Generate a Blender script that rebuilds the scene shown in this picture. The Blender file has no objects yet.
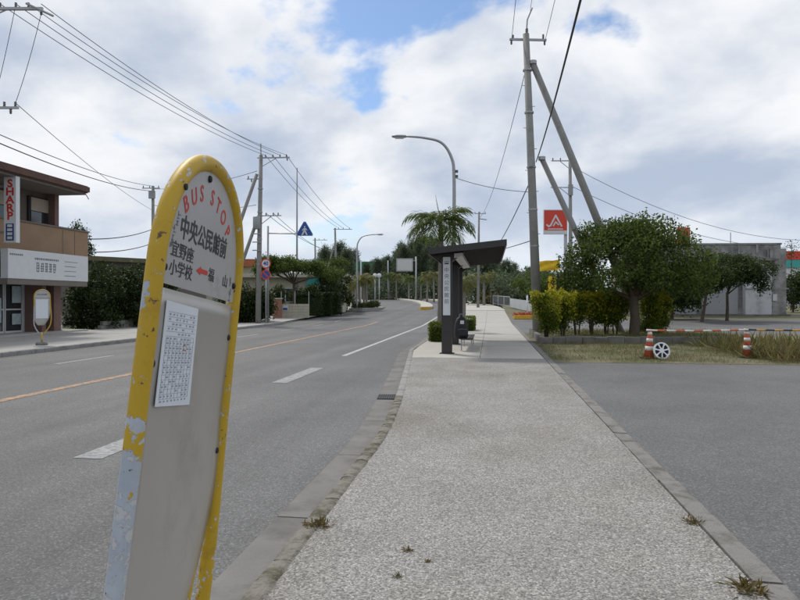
import bpy, bmesh, math, random
import numpy as np
from mathutils import Vector, Matrix

# ------------------------------------------------------------------ camera, sky, sun, exposure
F, CH = 700.0, 1.42                      # focal length in photo pixels (800 wide), eye height above pavement
A = math.atan(90 / F); CA, SA = math.cos(A), math.sin(A)
S = bpy.context.scene
C = S.collection
cam = bpy.data.cameras.new('camera'); cam.sensor_width = 36; cam.lens = 36 * F / 800
cam.clip_start = .05; cam.clip_end = 8000
co = bpy.data.objects.new('camera', cam); C.objects.link(co)
co.location = (0, 0, CH); co.rotation_euler = (math.radians(90), 0, A); S.camera = co

SUN_EL, SUN_AZ = 52.0, -38.0             # azimuth from +Y (ahead), negative = left
w = bpy.data.worlds.new('World'); S.world = w; w.use_nodes = True
def build_sky():
    nt = w.node_tree; nt.nodes.clear()
    N = lambda t, **k: (lambda n: ([setattr(n, a, b) for a, b in k.items()], n)[1])(nt.nodes.new(t))
    L = nt.links.new
    def mth(op, a, b=None, c=None, clamp=False):
        n = N('ShaderNodeMath', operation=op, use_clamp=clamp)
        for i, x in enumerate((a, b, c)):
            if x is None: continue
            if isinstance(x, (int, float)): n.inputs[i].default_value = x
            else: L(x, n.inputs[i])
        return n.outputs[0]
    out = N('ShaderNodeOutputWorld'); bg = N('ShaderNodeBackground'); bg.inputs['Strength'].default_value = .1
    sky = N('ShaderNodeTexSky', sky_type='NISHITA', sun_disc=False)
    sky.sun_elevation = math.radians(SUN_EL); sky.sun_rotation = math.radians(SUN_AZ)
    sky.air_density = 1.0; sky.dust_density = .6; sky.ozone_density = 1.5
    tc = N('ShaderNodeTexCoord'); sx = N('ShaderNodeSeparateXYZ'); L(tc.outputs['Generated'], sx.inputs[0])
    zz = mth('ADD', mth('MAXIMUM', sx.outputs[2], 0.0), .42)
    px = mth('DIVIDE', sx.outputs[0], zz); py = mth('DIVIDE', sx.outputs[1], zz)
    cb = N('ShaderNodeCombineXYZ'); L(px, cb.inputs[0]); L(py, cb.inputs[1]); cb.inputs[2].default_value = .37
    def noise(scale, det, rough, off, dist=0.0):
        mp = N('ShaderNodeMapping'); L(cb.outputs[0], mp.inputs[0]); mp.inputs['Location'].default_value = off
        n = N('ShaderNodeTexNoise'); L(mp.outputs[0], n.inputs['Vector'])
        n.inputs['Scale'].default_value = scale; n.inputs['Detail'].default_value = det
        n.inputs['Roughness'].default_value = rough; n.inputs['Distortion'].default_value = dist
        return n.outputs[0]
    big = noise(1.75, 9, .54, (13.27, 2.40, 0), .15)
    shade = noise(2.6, 6, .5, (4.2, 7.3, 1.1), .2)
    fine = noise(5.0, 5, .6, (1.2, 3.3, 2.0))
    cov = mth('ADD', big, mth('MULTIPLY', mth('SUBTRACT', fine, .5), .18))
    def ramp(v, a, b):
        r = N('ShaderNodeMapRange', interpolation_type='SMOOTHSTEP', clamp=True); L(v, r.inputs[0])
        r.inputs[1].default_value = a; r.inputs[2].default_value = b
        return r.outputs[0]
    cover = ramp(cov, .358, .43)
    cover = mth('MAXIMUM', cover, mth('SUBTRACT', 1.0, ramp(sx.outputs[2], .02, .16)))
    # thick middles of the clouds are grey, their rims white
    thick = ramp(mth('ADD', mth('MULTIPLY', cov, .45), mth('MULTIPLY', shade, .75)), .475, .75)
    mixc = N('ShaderNodeMix', data_type='RGBA'); L(thick, mixc.inputs[0])
    mixc.inputs[6].default_value = (9.6, 9.7, 9.9, 1); mixc.inputs[7].default_value = (4.7, 5.5, 6.9, 1)
    # haze towards the horizon: clouds turn an even pale blue grey
    hz = ramp(sx.outputs[2], .0, .26)
    mixh = N('ShaderNodeMix', data_type='RGBA'); L(hz, mixh.inputs[0])
    mixh.inputs[6].default_value = (6.9, 7.8, 8.9, 1); L(mixc.outputs[2], mixh.inputs[7])
    hz2 = mth('MULTIPLY', ramp(sx.outputs[2], .0, .20), .75); hz2 = mth('ADD', hz2, .25)
    mixl = N('ShaderNodeMix', data_type='RGBA'); L(hz2, mixl.inputs[0])
    L(mixh.outputs[2], mixl.inputs[6]); L(mixc.outputs[2], mixl.inputs[7])
    skyb = N('ShaderNodeMix', data_type='RGBA', blend_type='MULTIPLY'); skyb.inputs[0].default_value = 1
    L(sky.outputs[0], skyb.inputs[6]); skyb.inputs[7].default_value = (1.0, 1.12, 1.25, 1)
    fin = N('ShaderNodeMix', data_type='RGBA'); L(cover, fin.inputs[0])
    L(skyb.outputs[2], fin.inputs[6]); L(mixl.outputs[2], fin.inputs[7])
    L(fin.outputs[2], bg.inputs['Color']); L(bg.outputs[0], out.inputs[0])
build_sky()
sl = bpy.data.lights.new('sun', 'SUN'); sl.energy = 2.5; sl.angle = math.radians(9); sl.color = (1, .95, .87)
so = bpy.data.objects.new('sun', sl); C.objects.link(so)
az, el = math.radians(SUN_AZ), math.radians(SUN_EL)
sdir = Vector((math.sin(az) * math.cos(el), math.cos(az) * math.cos(el), math.sin(el)))
so.rotation_euler = sdir.to_track_quat('Z', 'Y').to_euler(); so.location = sdir * 60
S.view_settings.view_transform = 'Standard'; S.view_settings.look = 'None'
S.view_settings.exposure = 0.0; S.view_settings.gamma = 1.0; S.view_settings.use_curve_mapping = False
S.render.engine = 'CYCLES'
try: S.cycles.use_denoising = True
except Exception: pass
S.cycles.max_bounces = 6; S.cycles.transparent_max_bounces = 6

# ------------------------------------------------------------------ helpers
R = random.Random(7)
def W(xc, d, z): return Vector((xc * CA - d * SA, xc * SA + d * CA, z))
def pix(px, py, d): return W((px - 400) / F * d, d, CH + (300 - py) / F * d)
def depth_at_x(px, X): return X / ((px - 400) / F * CA - SA)      # depth where the pixel column meets the line x = X
def gz(y): return 0.0 if y < 42 else (.021 * (y - 42) if y < 150 else 2.268)
def ground(px, d): p = pix(px, 300, d); return Vector((p.x, p.y, gz(p.y)))
def cx(y): return 0.0 if y < 62 else -((y - 62) ** 2) / 340.0
def lin(r, g, b): return tuple(((c / 255) / 12.92 if c < 11 else ((c / 255 + .055) / 1.055) ** 2.4) for c in (r, g, b))

MATS = {}
def mat(name, base, rough=.8, var=.12, scale=2.0, bump=0.0, bscale=40.0, metal=0.0, dark=None, dscale=1.0, dlo=.5, dhi=.7, spec=.5):
    """plain painted / cast surface: base colour, cloudy variation, optional stain colour, optional fine relief"""
    m = bpy.data.materials.new(name); m.use_nodes = True; nt = m.node_tree; b = nt.nodes['Principled BSDF']
    L = nt.links.new
    b.inputs['Roughness'].default_value = rough; b.inputs['Metallic'].default_value = metal
    b.inputs['Specular IOR Level'].default_value = spec
    tc = nt.nodes.new('ShaderNodeTexCoord'); oi = nt.nodes.new('ShaderNodeObjectInfo')
    ad = nt.nodes.new('ShaderNodeVectorMath'); ad.operation = 'ADD'
    sc = nt.nodes.new('ShaderNodeMath'); sc.operation = 'MULTIPLY'; sc.inputs[1].default_value = 37.0
    L(oi.outputs['Random'], sc.inputs[0]); L(tc.outputs['Object'], ad.inputs[0]); L(sc.outputs[0], ad.inputs[1])
    n = nt.nodes.new('ShaderNodeTexNoise'); n.inputs['Scale'].default_value = scale; n.inputs['Detail'].default_value = 6
    n.inputs['Roughness'].default_value = .65
    L(ad.outputs[0], n.inputs['Vector'])
    mr = nt.nodes.new('ShaderNodeMapRange'); mr.inputs[1].default_value = .25; mr.inputs[2].default_value = .75
    mr.inputs[3].default_value = 1 - var; mr.inputs[4].default_value = 1 + var; L(n.outputs[0], mr.inputs[0])
    mul = nt.nodes.new('ShaderNodeMix'); mul.data_type = 'RGBA'; mul.blend_type = 'MULTIPLY'; mul.inputs[0].default_value = 1
    mul.inputs[6].default_value = (*base, 1); L(mr.outputs[0], mul.inputs[7])
    col = mul.outputs[2]
    if dark is not None:
        n2 = nt.nodes.new('ShaderNodeTexNoise'); n2.inputs['Scale'].default_value = dscale; n2.inputs['Detail'].default_value = 8
        n2.inputs['Roughness'].default_value = .7
        L(ad.outputs[0], n2.inputs['Vector'])
        r2 = nt.nodes.new('ShaderNodeMapRange'); r2.inputs[1].default_value = dlo; r2.inputs[2].default_value = dhi; L(n2.outputs[0], r2.inputs[0])
        mx = nt.nodes.new('ShaderNodeMix'); mx.data_type = 'RGBA'; L(r2.outputs[0], mx.inputs[0])
        L(col, mx.inputs[6]); mx.inputs[7].default_value = (*dark, 1); col = mx.outputs[2]
    L(col, b.inputs['Base Color'])
    if bump:
        bn = nt.nodes.new('ShaderNodeTexNoise'); bn.inputs['Scale'].default_value = bscale; bn.inputs['Detail'].default_value = 4
        L(ad.outputs[0], bn.inputs['Vector'])
        bu = nt.nodes.new('ShaderNodeBump'); bu.inputs['Strength'].default_value = bump; bu.inputs['Distance'].default_value = .02
        L(bn.outputs[0], bu.inputs['Height']); L(bu.outputs[0], b.inputs['Normal'])
    MATS[name] = m
    return m
def aggregate(name, stops, cell, rough=.85, patch=.12, pscale=.6, bump=.5, stain=None, st=(.52, .75), sscale=.45, lanes=False, spot=None):
    """stones set in a binder: random value per Voronoi cell drives a colour ramp; big soft patches and stains above"""
    m = bpy.data.materials.new(name); m.use_nodes = True; nt = m.node_tree; b = nt.nodes['Principled BSDF']; L = nt.links.new
    b.inputs['Roughness'].default_value = rough; b.inputs['Specular IOR Level'].default_value = .35
    tc = nt.nodes.new('ShaderNodeTexCoord')
    v = nt.nodes.new('ShaderNodeTexVoronoi'); v.inputs['Scale'].default_value = 1 / cell; L(tc.outputs['Object'], v.inputs['Vector'])
    sp = nt.nodes.new('ShaderNodeSeparateColor'); L(v.outputs['Color'], sp.inputs[0])
    cr = nt.nodes.new('ShaderNodeValToRGB'); e = cr.color_ramp.elements
    e[0].position, e[0].color = stops[0][0], (*stops[0][1], 1); e[1].position, e[1].color = stops[-1][0], (*stops[-1][1], 1)
    for p, c in stops[1:-1]: q = e.new(p); q.color = (*c, 1)
    L(sp.outputs[0], cr.inputs[0])
    n = nt.nodes.new('ShaderNodeTexNoise'); n.inputs['Scale'].default_value = pscale; n.inputs['Detail'].default_value = 7; n.inputs['Roughness'].default_value = .6
    L(tc.outputs['Object'], n.inputs['Vector'])
    mr = nt.nodes.new('ShaderNodeMapRange'); mr.inputs[1].default_value = .3; mr.inputs[2].default_value = .7
    mr.inputs[3].default_value = 1 - patch; mr.inputs[4].default_value = 1 + patch; L(n.outputs[0], mr.inputs[0])
    mul = nt.nodes.new('ShaderNodeMix'); mul.data_type = 'RGBA'; mul.blend_type = 'MULTIPLY'; mul.inputs[0].default_value = 1
    L(cr.outputs[0], mul.inputs[6]); L(mr.outputs[0], mul.inputs[7]); col = mul.outputs[2]
    if stain is not None:
        n2 = nt.nodes.new('ShaderNodeTexNoise'); n2.inputs['Scale'].default_value = sscale; n2.inputs['Detail'].default_value = 5; n2.inputs['Roughness'].default_value = .6
        mp = nt.nodes.new('ShaderNodeMapping'); mp.inputs['Location'].default_value = (3.1, 8.4, 0); mp.inputs['Scale'].default_value = (.9, .55, 1)
        L(tc.outputs['Object'], mp.inputs[0]); L(mp.outputs[0], n2.inputs['Vector'])
        r2 = nt.nodes.new('ShaderNodeMapRange'); r2.inputs[1].default_value = st[0]; r2.inputs[2].default_value = st[1]; r2.inputs[4].default_value = .75
        val = n2.outputs[0]
        if spot is not None:                               # one large dirty patch on the paving, ragged by the noise
            ms = nt.nodes.new('ShaderNodeMapping'); ms.vector_type = 'TEXTURE'; ms.inputs['Location'].default_value = (spot[0], spot[1], 0); ms.inputs['Scale'].default_value = (spot[2], spot[3], 1)
            L(tc.outputs['Object'], ms.inputs[0]); ln = nt.nodes.new('ShaderNodeVectorMath'); ln.operation = 'LENGTH'; L(ms.outputs[0], ln.inputs[0])
            sr = nt.nodes.new('ShaderNodeMapRange'); sr.inputs[1].default_value = 0; sr.inputs[2].default_value = 1.3; sr.inputs[3].default_value = .17; sr.inputs[4].default_value = 0; L(ln.outputs['Value'], sr.inputs[0])
            ad = nt.nodes.new('ShaderNodeMath'); ad.operation = 'ADD'; L(val, ad.inputs[0]); L(sr.outputs[0], ad.inputs[1]); val = ad.outputs[0]
        L(val, r2.inputs[0])
        mx = nt.nodes.new('ShaderNodeMix'); mx.data_type = 'RGBA'; mx.blend_type = 'MULTIPLY'; L(r2.outputs[0], mx.inputs[0])
        L(col, mx.inputs[6]); mx.inputs[7].default_value = (*stain, 1); col = mx.outputs[2]
    if lanes:                                              # tyre-polished lanes run along the road, thin cracks cross it
        ml = nt.nodes.new('ShaderNodeMapping'); ml.inputs['Scale'].default_value = (1.3, .03, 1); L(tc.outputs['Object'], ml.inputs[0])
        nl = nt.nodes.new('ShaderNodeTexNoise'); nl.inputs['Scale'].default_value = 1.0; nl.inputs['Detail'].default_value = 3; L(ml.outputs[0], nl.inputs['Vector'])
        rl = nt.nodes.new('ShaderNodeMapRange'); rl.inputs[1].default_value = .3; rl.inputs[2].default_value = .7; rl.inputs[3].default_value = .84; rl.inputs[4].default_value = 1.18; L(nl.outputs[0], rl.inputs[0])
        m3 = nt.nodes.new('ShaderNodeMix'); m3.data_type = 'RGBA'; m3.blend_type = 'MULTIPLY'; m3.inputs[0].default_value = 1; L(col, m3.inputs[6]); L(rl.outputs[0], m3.inputs[7]); col = m3.outputs[2]
    L(col, b.inputs['Base Color'])
    if bump:
        bu = nt.nodes.new('ShaderNodeBump'); bu.inputs['Strength'].default_value = bump; bu.inputs['Distance'].default_value = cell * .4; bu.invert = True
        L(v.outputs['Distance'], bu.inputs['Height']); L(bu.outputs[0], b.inputs['Normal'])
    MATS[name] = m; return m
def leafmat(name, a, b_, trans=.35, rough=.55):
    """leaf colour differs from leaf to leaf; some light passes through"""
    m = bpy.data.materials.new(name); m.use_nodes = True; nt = m.node_tree; b = nt.nodes['Principled BSDF']; L = nt.links.new
    g = nt.nodes.new('ShaderNodeNewGeometry'); mx = nt.nodes.new('ShaderNodeMix'); mx.data_type = 'RGBA'
    L(g.outputs['Random Per Island'], mx.inputs[0]); mx.inputs[6].default_value = (*a, 1); mx.inputs[7].default_value = (*b_, 1)
    L(mx.outputs[2], b.inputs['Base Color']); b.inputs['Roughness'].default_value = rough; b.inputs['Specular IOR Level'].default_value = .25
    t = nt.nodes.new('ShaderNodeBsdfTranslucent'); L(mx.outputs[2], t.inputs[0])
    ms = nt.nodes.new('ShaderNodeMixShader'); ms.inputs[0].default_value = trans
    L(b.outputs[0], ms.inputs[1]); L(t.outputs[0], ms.inputs[2]); L(ms.outputs[0], nt.nodes['Material Output'].inputs[0])
    MATS[name] = m; return m

class MB:
    def __init__(s): s.v, s.f = [], []
    def face(s, pts):
        i = len(s.v); s.v += [tuple(p) for p in pts]; s.f.append(tuple(range(i, i + len(pts)))); return s
    def box(s, x0, x1, y0, y1, z0, z1):
        i = len(s.v)
        s.v += [(x0,y0,z0),(x1,y0,z0),(x1,y1,z0),(x0,y1,z0),(x0,y0,z1),(x1,y0,z1),(x1,y1,z1),(x0,y1,z1)]
        s.f += [tuple(i + k for k in q) for q in ((0,3,2,1),(4,5,6,7),(0,1,5,4),(1,2,6,5),(2,3,7,6),(3,0,4,7))]; return s
    def tube(s, pts, r, n=8, cap=True):
        pts = [Vector(p) for p in pts]; m = len(pts)
        rs = r if isinstance(r, (list, tuple)) else [r] * m
        t0 = (pts[1] - pts[0]).normalized(); a = t0.orthogonal().normalized(); base = len(s.v)
        for k in range(m):
            t = (pts[min(k + 1, m - 1)] - pts[max(k - 1, 0)]).normalized()
            a = (a - t * a.dot(t)); a = a.normalized() if a.length > 1e-6 else t.orthogonal().normalized(); b = t.cross(a)
            for j in range(n):
                q = 2 * math.pi * j / n; s.v.append(tuple(pts[k] + (a * math.cos(q) + b * math.sin(q)) * rs[k]))
        for k in range(m - 1):
            for j in range(n):
                p, q = base + k * n + j, base + k * n + (j + 1) % n; s.f.append((p, q, q + n, p + n))
        if cap:
            s.f.append(tuple(base + j for j in reversed(range(n)))); s.f.append(tuple(base + (m - 1) * n + j for j in range(n)))
        return s
    def prism(s, poly, y0, y1):                      # polygon in x,z (counter-clockwise seen from -y), extruded along y
        i = len(s.v); n = len(poly)
        s.v += [(x, y0, z) for x, z in poly] + [(x, y1, z) for x, z in poly]
        s.f.append(tuple(range(i, i + n))); s.f.append(tuple(i + n + k for k in reversed(range(n))))
        for k in range(n): s.f.append((i + k, i + n + k, i + n + (k + 1) % n, i + (k + 1) % n))
        return s
    def prismy(s, poly, z0, z1):                     # polygon in x,y (counter-clockwise from above), extruded along z
        i = len(s.v); n = len(poly)
        s.v += [(x, y, z0) for x, y in poly] + [(x, y, z1) for x, y in poly]
        s.f.append(tuple(i + k for k in reversed(range(n)))); s.f.append(tuple(i + n + k for k in range(n)))
        for k in range(n): s.f.append((i + k, i + (k + 1) % n, i + n + (k + 1) % n, i + n + k))
        return s
    def lathe(s, prof, n=16, c=(0, 0)):
        i = len(s.v); m = len(prof)
        for r, z in prof:
            for j in range(n): q = 2 * math.pi * j / n; s.v.append((c[0] + r * math.cos(q), c[1] + r * math.sin(q), z))
        for k in range(m - 1):
            for j in range(n): p, q = i + k * n + j, i + k * n + (j + 1) % n; s.f.append((p, q, q + n, p + n))
        s.f.append(tuple(i + j for j in reversed(range(n)))); s.f.append(tuple(i + (m - 1) * n + j for j in range(n))); return s
    def mesh(s, name, m, smooth=False):
        me = bpy.data.meshes.new(name); me.from_pydata(s.v, [], s.f); me.materials.append(m)
        if smooth: me.shade_smooth()
        me.update(); return me
    def build(s, name, m, parent=None, smooth=False, bevel=0):
        me = s.mesh(name, m, smooth)
        o = bpy.data.objects.new(name, me); C.objects.link(o); o.parent = parent
        if bevel: bv = o.modifiers.new('bevel', 'BEVEL'); bv.width = bevel; bv.segments = 2; bv.limit_method = 'ANGLE'
        return o
def link(name, me, parent=None, loc=(0, 0, 0), rz=0, scale=None):
    o = bpy.data.objects.new(name, me); C.objects.link(o); o.parent = parent; o.location = loc; o.rotation_euler = (0, 0, rz)
    if scale: o.scale = scale
    return o
def tag(o, label, cat, group=None):
    o['label'] = label; o['category'] = cat
    if group: o['group'] = group
    return o
def thing(name, label, cat, loc=(0, 0, 0), rz=0, group=None):
    o = bpy.data.objects.new(name, None); C.objects.link(o); o.location = loc; o.rotation_euler = (0, 0, rz); o.empty_display_size = .1
    return tag(o, label, cat, group)
def struct(o, kind='structure'): o['kind'] = kind; return o
def copy_tree(o, parent=None):
    c = o.copy(); C.objects.link(c); c.parent = parent
    for ch in list(o.children): copy_tree(ch, c)
    return c
def text_mb(body, size, ox=0, oz=0, y=0, sx=1.0, align='CENTER', bold=0.0, rot=0.0, thick=.0004):
    """lettering as thin raised print in the local x-z plane, reading from -y"""
    cu = bpy.data.curves.new('txt', 'FONT'); cu.body = body; cu.size = size; cu.align_x = align; cu.align_y = 'CENTER'
    cu.offset = bold; cu.resolution_u = 3; cu.extrude = thick
    o = bpy.data.objects.new('txt', cu); C.objects.link(o); bpy.context.view_layer.update()
    me = bpy.data.meshes.new_from_object(o.evaluated_get(bpy.context.evaluated_depsgraph_get()))
    mb = MB(); c_, s_ = math.cos(rot), math.sin(rot)
    for v in me.vertices:
        x, z = v.co.x * sx, v.co.y; x, z = x * c_ - z * s_, x * s_ + z * c_
        mb.v.append((x + ox, y - v.co.z, z + oz))
    mb.f = [tuple(p.vertices) for p in me.polygons]
    bpy.data.objects.remove(o); bpy.data.curves.remove(cu); bpy.data.meshes.remove(me)
    return mb
def quads_mesh(name, V4, m):
    """V4: (n,4,3) array, one quad each"""
    n = len(V4); me = bpy.data.meshes.new(name)
    me.vertices.add(n * 4); me.vertices.foreach_set('co', np.ascontiguousarray(V4, dtype=np.float32).reshape(-1))
    me.loops.add(n * 4); me.loops.foreach_set('vertex_index', np.arange(n * 4, dtype=np.int32))
    me.polygons.add(n); me.polygons.foreach_set('loop_start', np.arange(0, n * 4, 4, dtype=np.int32))
    me.polygons.foreach_set('loop_total', np.full(n, 4, dtype=np.int32))
    me.materials.append(m); me.update(calc_edges=True); return me
def leaf_quads(P, size, rng, aspect=.55, up=.4, jitter=.4, D=None):
    """diamond leaves at points P; normals lean up by `up`; D optional growth directions"""
    n = len(P)
    nrm = rng.normal(size=(n, 3)); nrm /= np.linalg.norm(nrm, axis=1)[:, None]; nrm[:, 2] += up; nrm /= np.linalg.norm(nrm, axis=1)[:, None]
    d = rng.normal(size=(n, 3)) if D is None else D + rng.normal(size=(n, 3)) * jitter
    d -= nrm * (d * nrm).sum(1)[:, None]; d /= np.linalg.norm(d, axis=1)[:, None] + 1e-9
    s = np.cross(nrm, d); L_ = (size * (1 + jitter * (rng.random(n) - .5) * 1.6))[:, None]
    wd = L_ * aspect * .5
    return np.stack([P, P + d * L_ * .5 + s * wd, P + d * L_ - nrm * L_ * .12, P + d * L_ * .5 - s * wd], axis=1)
def blob_points(blobs, twigs, per, rng, spread=.13, shell=.5):
    """clumpy points near the skins of ellipsoids (cx,cy,cz,rx,ry,rz)"""
    out = []
    vol = np.array([b[3] * b[4] + b[4] * b[5] + b[3] * b[5] for b in blobs]); vol = vol / vol.sum()
    for b, k in zip(blobs, np.maximum(2, (vol * twigs)).astype(int)):
        d = rng.normal(size=(k, 3)); d /= np.linalg.norm(d, axis=1)[:, None]
        r = shell + (1 - shell) * rng.random(k) ** .6; r *= 1 + .14 * rng.normal(size=k)
        c = np.array(b[:3]) + d * r[:, None] * np.array(b[3:6])
        out.append((c[:, None, :] + rng.normal(size=(k, per, 3)) * spread).reshape(-1, 3))
    return np.concatenate(out)

# ------------------------------------------------------------------ materials
g3 = lambda v: (v, v, v)
aggregate('asphalt_road', [(0, (.068, .067, .066)), (.45, (.096, .096, .096)), (.85, (.130, .130, .130)), (1, g3(.20))], .011, rough=.72, patch=.14, pscale=.35, bump=.4, stain=(.70, .70, .72), st=(.46, .72), sscale=.3, lanes=True)
aggregate('asphalt_lot', [(0, (.078, .077, .076)), (.45, (.108, .107, .106)), (.85, (.142, .141, .140)), (1, g3(.205))], .011, rough=.72, patch=.14, pscale=.5, bump=.4, stain=(.72, .72, .73), st=(.47, .7), sscale=.4)
aggregate('aggregate_paving', [(0, (.115, .108, .101)), (.25, (.178, .169, .159)), (.55, (.250, .239, .225)), (.85, (.325, .311, .293)), (1, (.47, .452, .43))], .0095, patch=.12, pscale=1.1, bump=.6, stain=(.66, .64, .575), st=(.48, .68), sscale=.55, spot=(-.75, 8.6, 1.5, 2.1))
mat('concrete_slab', (.385, .37, .34), .9, .10, 1.2, .15, 60, dark=(.28, .27, .25), dscale=.8, dlo=.52, dhi=.8)
mat('concrete_pale', (.43, .41, .37), .9, .08, 1.5, .12, 60, dark=(.36, .35, .32), dscale=1.2, dlo=.55, dhi=.8)
mat('concrete_gutter', (.175, .167, .157), .88, .16, 2.5, .25, 70, dark=(.095, .09, .082), dscale=1.9, dlo=.46, dhi=.70)
mat('kerb_mossy', (.225, .21, .18), .95, .25, 6, .6, 60, dark=(.07, .062, .038), dscale=6, dlo=.42, dhi=.60)
mat('kerb_clean', (.27, .262, .25), .92, .15, 4, .3, 60, dark=(.14, .135, .12), dscale=3, dlo=.52, dhi=.75)
mat('edge_concrete', (.205, .198, .188), .9, .18, 4, .4, 70, dark=(.085, .078, .06), dscale=4, dlo=.46, dhi=.66)
mat('joint_dirt', (.055, .05, .042), .95, .2, 8)
mat('pavement_left', (.36, .35, .33), .9, .1, 1.0, .1, 40, dark=(.25, .24, .22), dscale=.7)
mat('earth', (.16, .14, .085), .95, .3, 1.2, .4, 20, dark=(.085, .095, .035), dscale=.8, dlo=.42, dhi=.62)
mat('far_land', (.10, .105, .055), .95, .25, .1)
mat('road_white', (.46, .465, .46), .7, .15, 8, dark=(.17, .17, .175), dscale=16, dlo=.46, dhi=.66)
mat('road_white_worn', (.31, .315, .315), .75, .18, 6, dark=(.15, .15, .155), dscale=18, dlo=.42, dhi=.62)
mat('road_orange', (.55, .27, .09), .75, .15, 8, dark=(.15, .135, .12), dscale=11, dlo=.36, dhi=.56)
mat('painted_yellow', (.62, .36, .02), .6, .1, 10, dark=(.3, .25, .15), dscale=9, dlo=.58, dhi=.7)
mat('grate_iron', (.035, .036, .04), .6, .2, 30, metal=.6)
mat('pole_concrete', (.27, .265, .25), .85, .12, 1.5, .2, 50, dark=(.15, .145, .135), dscale=.9, dlo=.5, dhi=.75)
mat('steel_galv', (.36, .37, .38), .45, .1, 10, metal=.6)
mat('steel_grey', (.30, .31, .32), .5, .12, 8, metal=.3)
mat('insulator', (.10, .095, .09), .35, .1, 10)
mat('wire_black', (.03, .03, .033), .6, .05)
mat('wire_grey', (.11, .11, .12), .6, .05)
mat('dark_brown_steel', (.028, .025, .024), .45, .15, 6)
mat('dark_wood', (.035, .029, .026), .6, .2, 5)
mat('roof_sheet', (.13, .125, .12), .5, .1, 3)
mat('lamp_cover', (.55, .55, .53), .4, .05)
mat('sign_white', (.62, .64, .65), .45, .06, 4)
mat('print_black', (.028, .028, .032), .5, .0)
mat('print_grey', (.16, .17, .19), .6, .0)
mat('print_red', (.55, .035, .02), .5, .1)
mat('print_blue', (.015, .05, .22), .45, .05)
mat('sign_red', (.62, .045, .02), .4, .08, 3)
mat('sign_blue', (.012, .075, .30), .4, .06, 3)
mat('sign_face_grey', (.42, .40, .37), .33, .07, 1.8, dark=(.26, .245, .225), dscale=3.5, dlo=.52, dhi=.8, metal=.3)
mat('sign_title_grey', (.42, .415, .41), .42, .07, 5, dark=(.30, .28, .26), dscale=10, dlo=.56, dhi=.75, metal=.1)
mat('paper', (.66, .70, .74), .75, .04, 6)
mat('paper_ink', (.30, .33, .37), .8, .0)
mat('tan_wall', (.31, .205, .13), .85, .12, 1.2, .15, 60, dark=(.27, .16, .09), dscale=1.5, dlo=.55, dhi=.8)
mat('roof_brown', (.115, .06, .045), .8, .2, 2, dark=(.07, .04, .035), dscale=3)
mat('soffit', (.17, .15, .13), .85, .1)
mat('recess_shade_brown', (.13, .105, .085), .85, .2, 2, dark=(.07, .06, .05), dscale=2)  # shade under the eaves is put into this dark wall colour
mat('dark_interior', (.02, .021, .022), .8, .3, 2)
mat('white_frame', (.55, .57, .57), .5, .08)
mat('glass_dark', (.03, .034, .036), .08, .2, 1, spec=.8)
mat('curtain', (.36, .30, .24), .8, .15, 3)
mat('poster_teal', (.05, .22, .20), .6, .2, 5)
mat('poster_pale', (.35, .43, .45), .6, .3, 6)
mat('brown_pillar', (.16, .095, .08), .8, .15, 4)
mat('crate_brown', (.22, .12, .05), .8, .2, 5)
mat('block_wall', (.17, .165, .15), .92, .2, 2, .3, 40, dark=(.07, .07, .055), dscale=1.5, dlo=.45, dhi=.7)
mat('house_beige', (.44, .42, .33), .85, .1, 1, dark=(.30, .28, .22), dscale=1.2, dlo=.5, dhi=.8)
mat('house_roof', (.47, .45, .36), .85, .1, 1)
mat('olive_roof', (.13, .12, .07), .85, .2, 1.5)
mat('red_tile', (.34, .10, .045), .8, .2, 2)
mat('brick_red', (.30, .15, .10), .85, .2, 6)
mat('turquoise', (.05, .36, .34), .5, .1, 3)
mat('store_grey', (.33, .325, .31), .9, .2, 2.2, .25, 30, dark=(.10, .098, .092), dscale=.9, dlo=.40, dhi=.66)
mat('store_pale', (.52, .53, .54), .85, .10, 1.2, dark=(.27, .275, .28), dscale=.8, dlo=.52, dhi=.72)
mat('shutter_grey', (.33, .335, .34), .6, .1, 1.0)
mat('green_far', (.03, .20, .10), .6, .1)
mat('cone_orange', (.55, .11, .045), .6, .15, 6, dark=(.32, .10, .06), dscale=9)
mat('cone_white', (.66, .64, .60), .6, .12, 8)
mat('bar_black', (.03, .03, .03), .5, .1)
mat('bar_yellow', (.60, .30, .03), .5, .1)
mat('rubber', (.02, .02, .02), .85, .1)
mat('wheel_silver', (.66, .68, .70), .35, .06, 10, metal=.35)
mat('bag_black', (.012, .012, .015), .6, .2, 20, .3, 200)
mat('bag_grey', (.20, .20, .22), .6, .1)
mat('bark', (.085, .065, .045), .95, .3, 5, .6, 25)
mat('bark_grey', (.22, .20, .17), .9, .2, 6, .3, 30)
mat('flag_yellow', (.75, .48, .02), .7, .1)
mat('flower_red', (.50, .07, .03), .8, .3, 20)
mat('fence_pale', (.45, .47, .50), .5, .06)
leafmat('leaf_dark', (.018, .034, .010), (.075, .110, .026), .38)
leafmat('leaf_tree', (.026, .050, .010), (.135, .185, .034), .45)
leafmat('leaf_hedge', (.040, .072, .008), (.17, .22, .02), .5)
leafmat('leaf_lime', (.20, .23, .012), (.46, .42, .025), .5)
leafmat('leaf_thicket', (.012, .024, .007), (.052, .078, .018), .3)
leafmat('leaf_pine', (.050, .075, .045), (.14, .18, .10), .45)  # lightened leaf colour carries the distance haze
leafmat('leaf_palm', (.040, .072, .016), (.16, .21, .045), .45)
leafmat('leaf_palm_dry', (.085, .11, .028), (.25, .23, .075), .4)
leafmat('grass_dry', (.085, .075, .03), (.27, .21, .095), .4)
leafmat('grass_olive', (.065, .075, .022), (.22, .20, .07), .4)
leafmat('brush_dry', (.085, .075, .035), (.22, .18, .085), .35)
leafmat('weed', (.07, .07, .02), (.24, .16, .06), .3)

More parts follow.
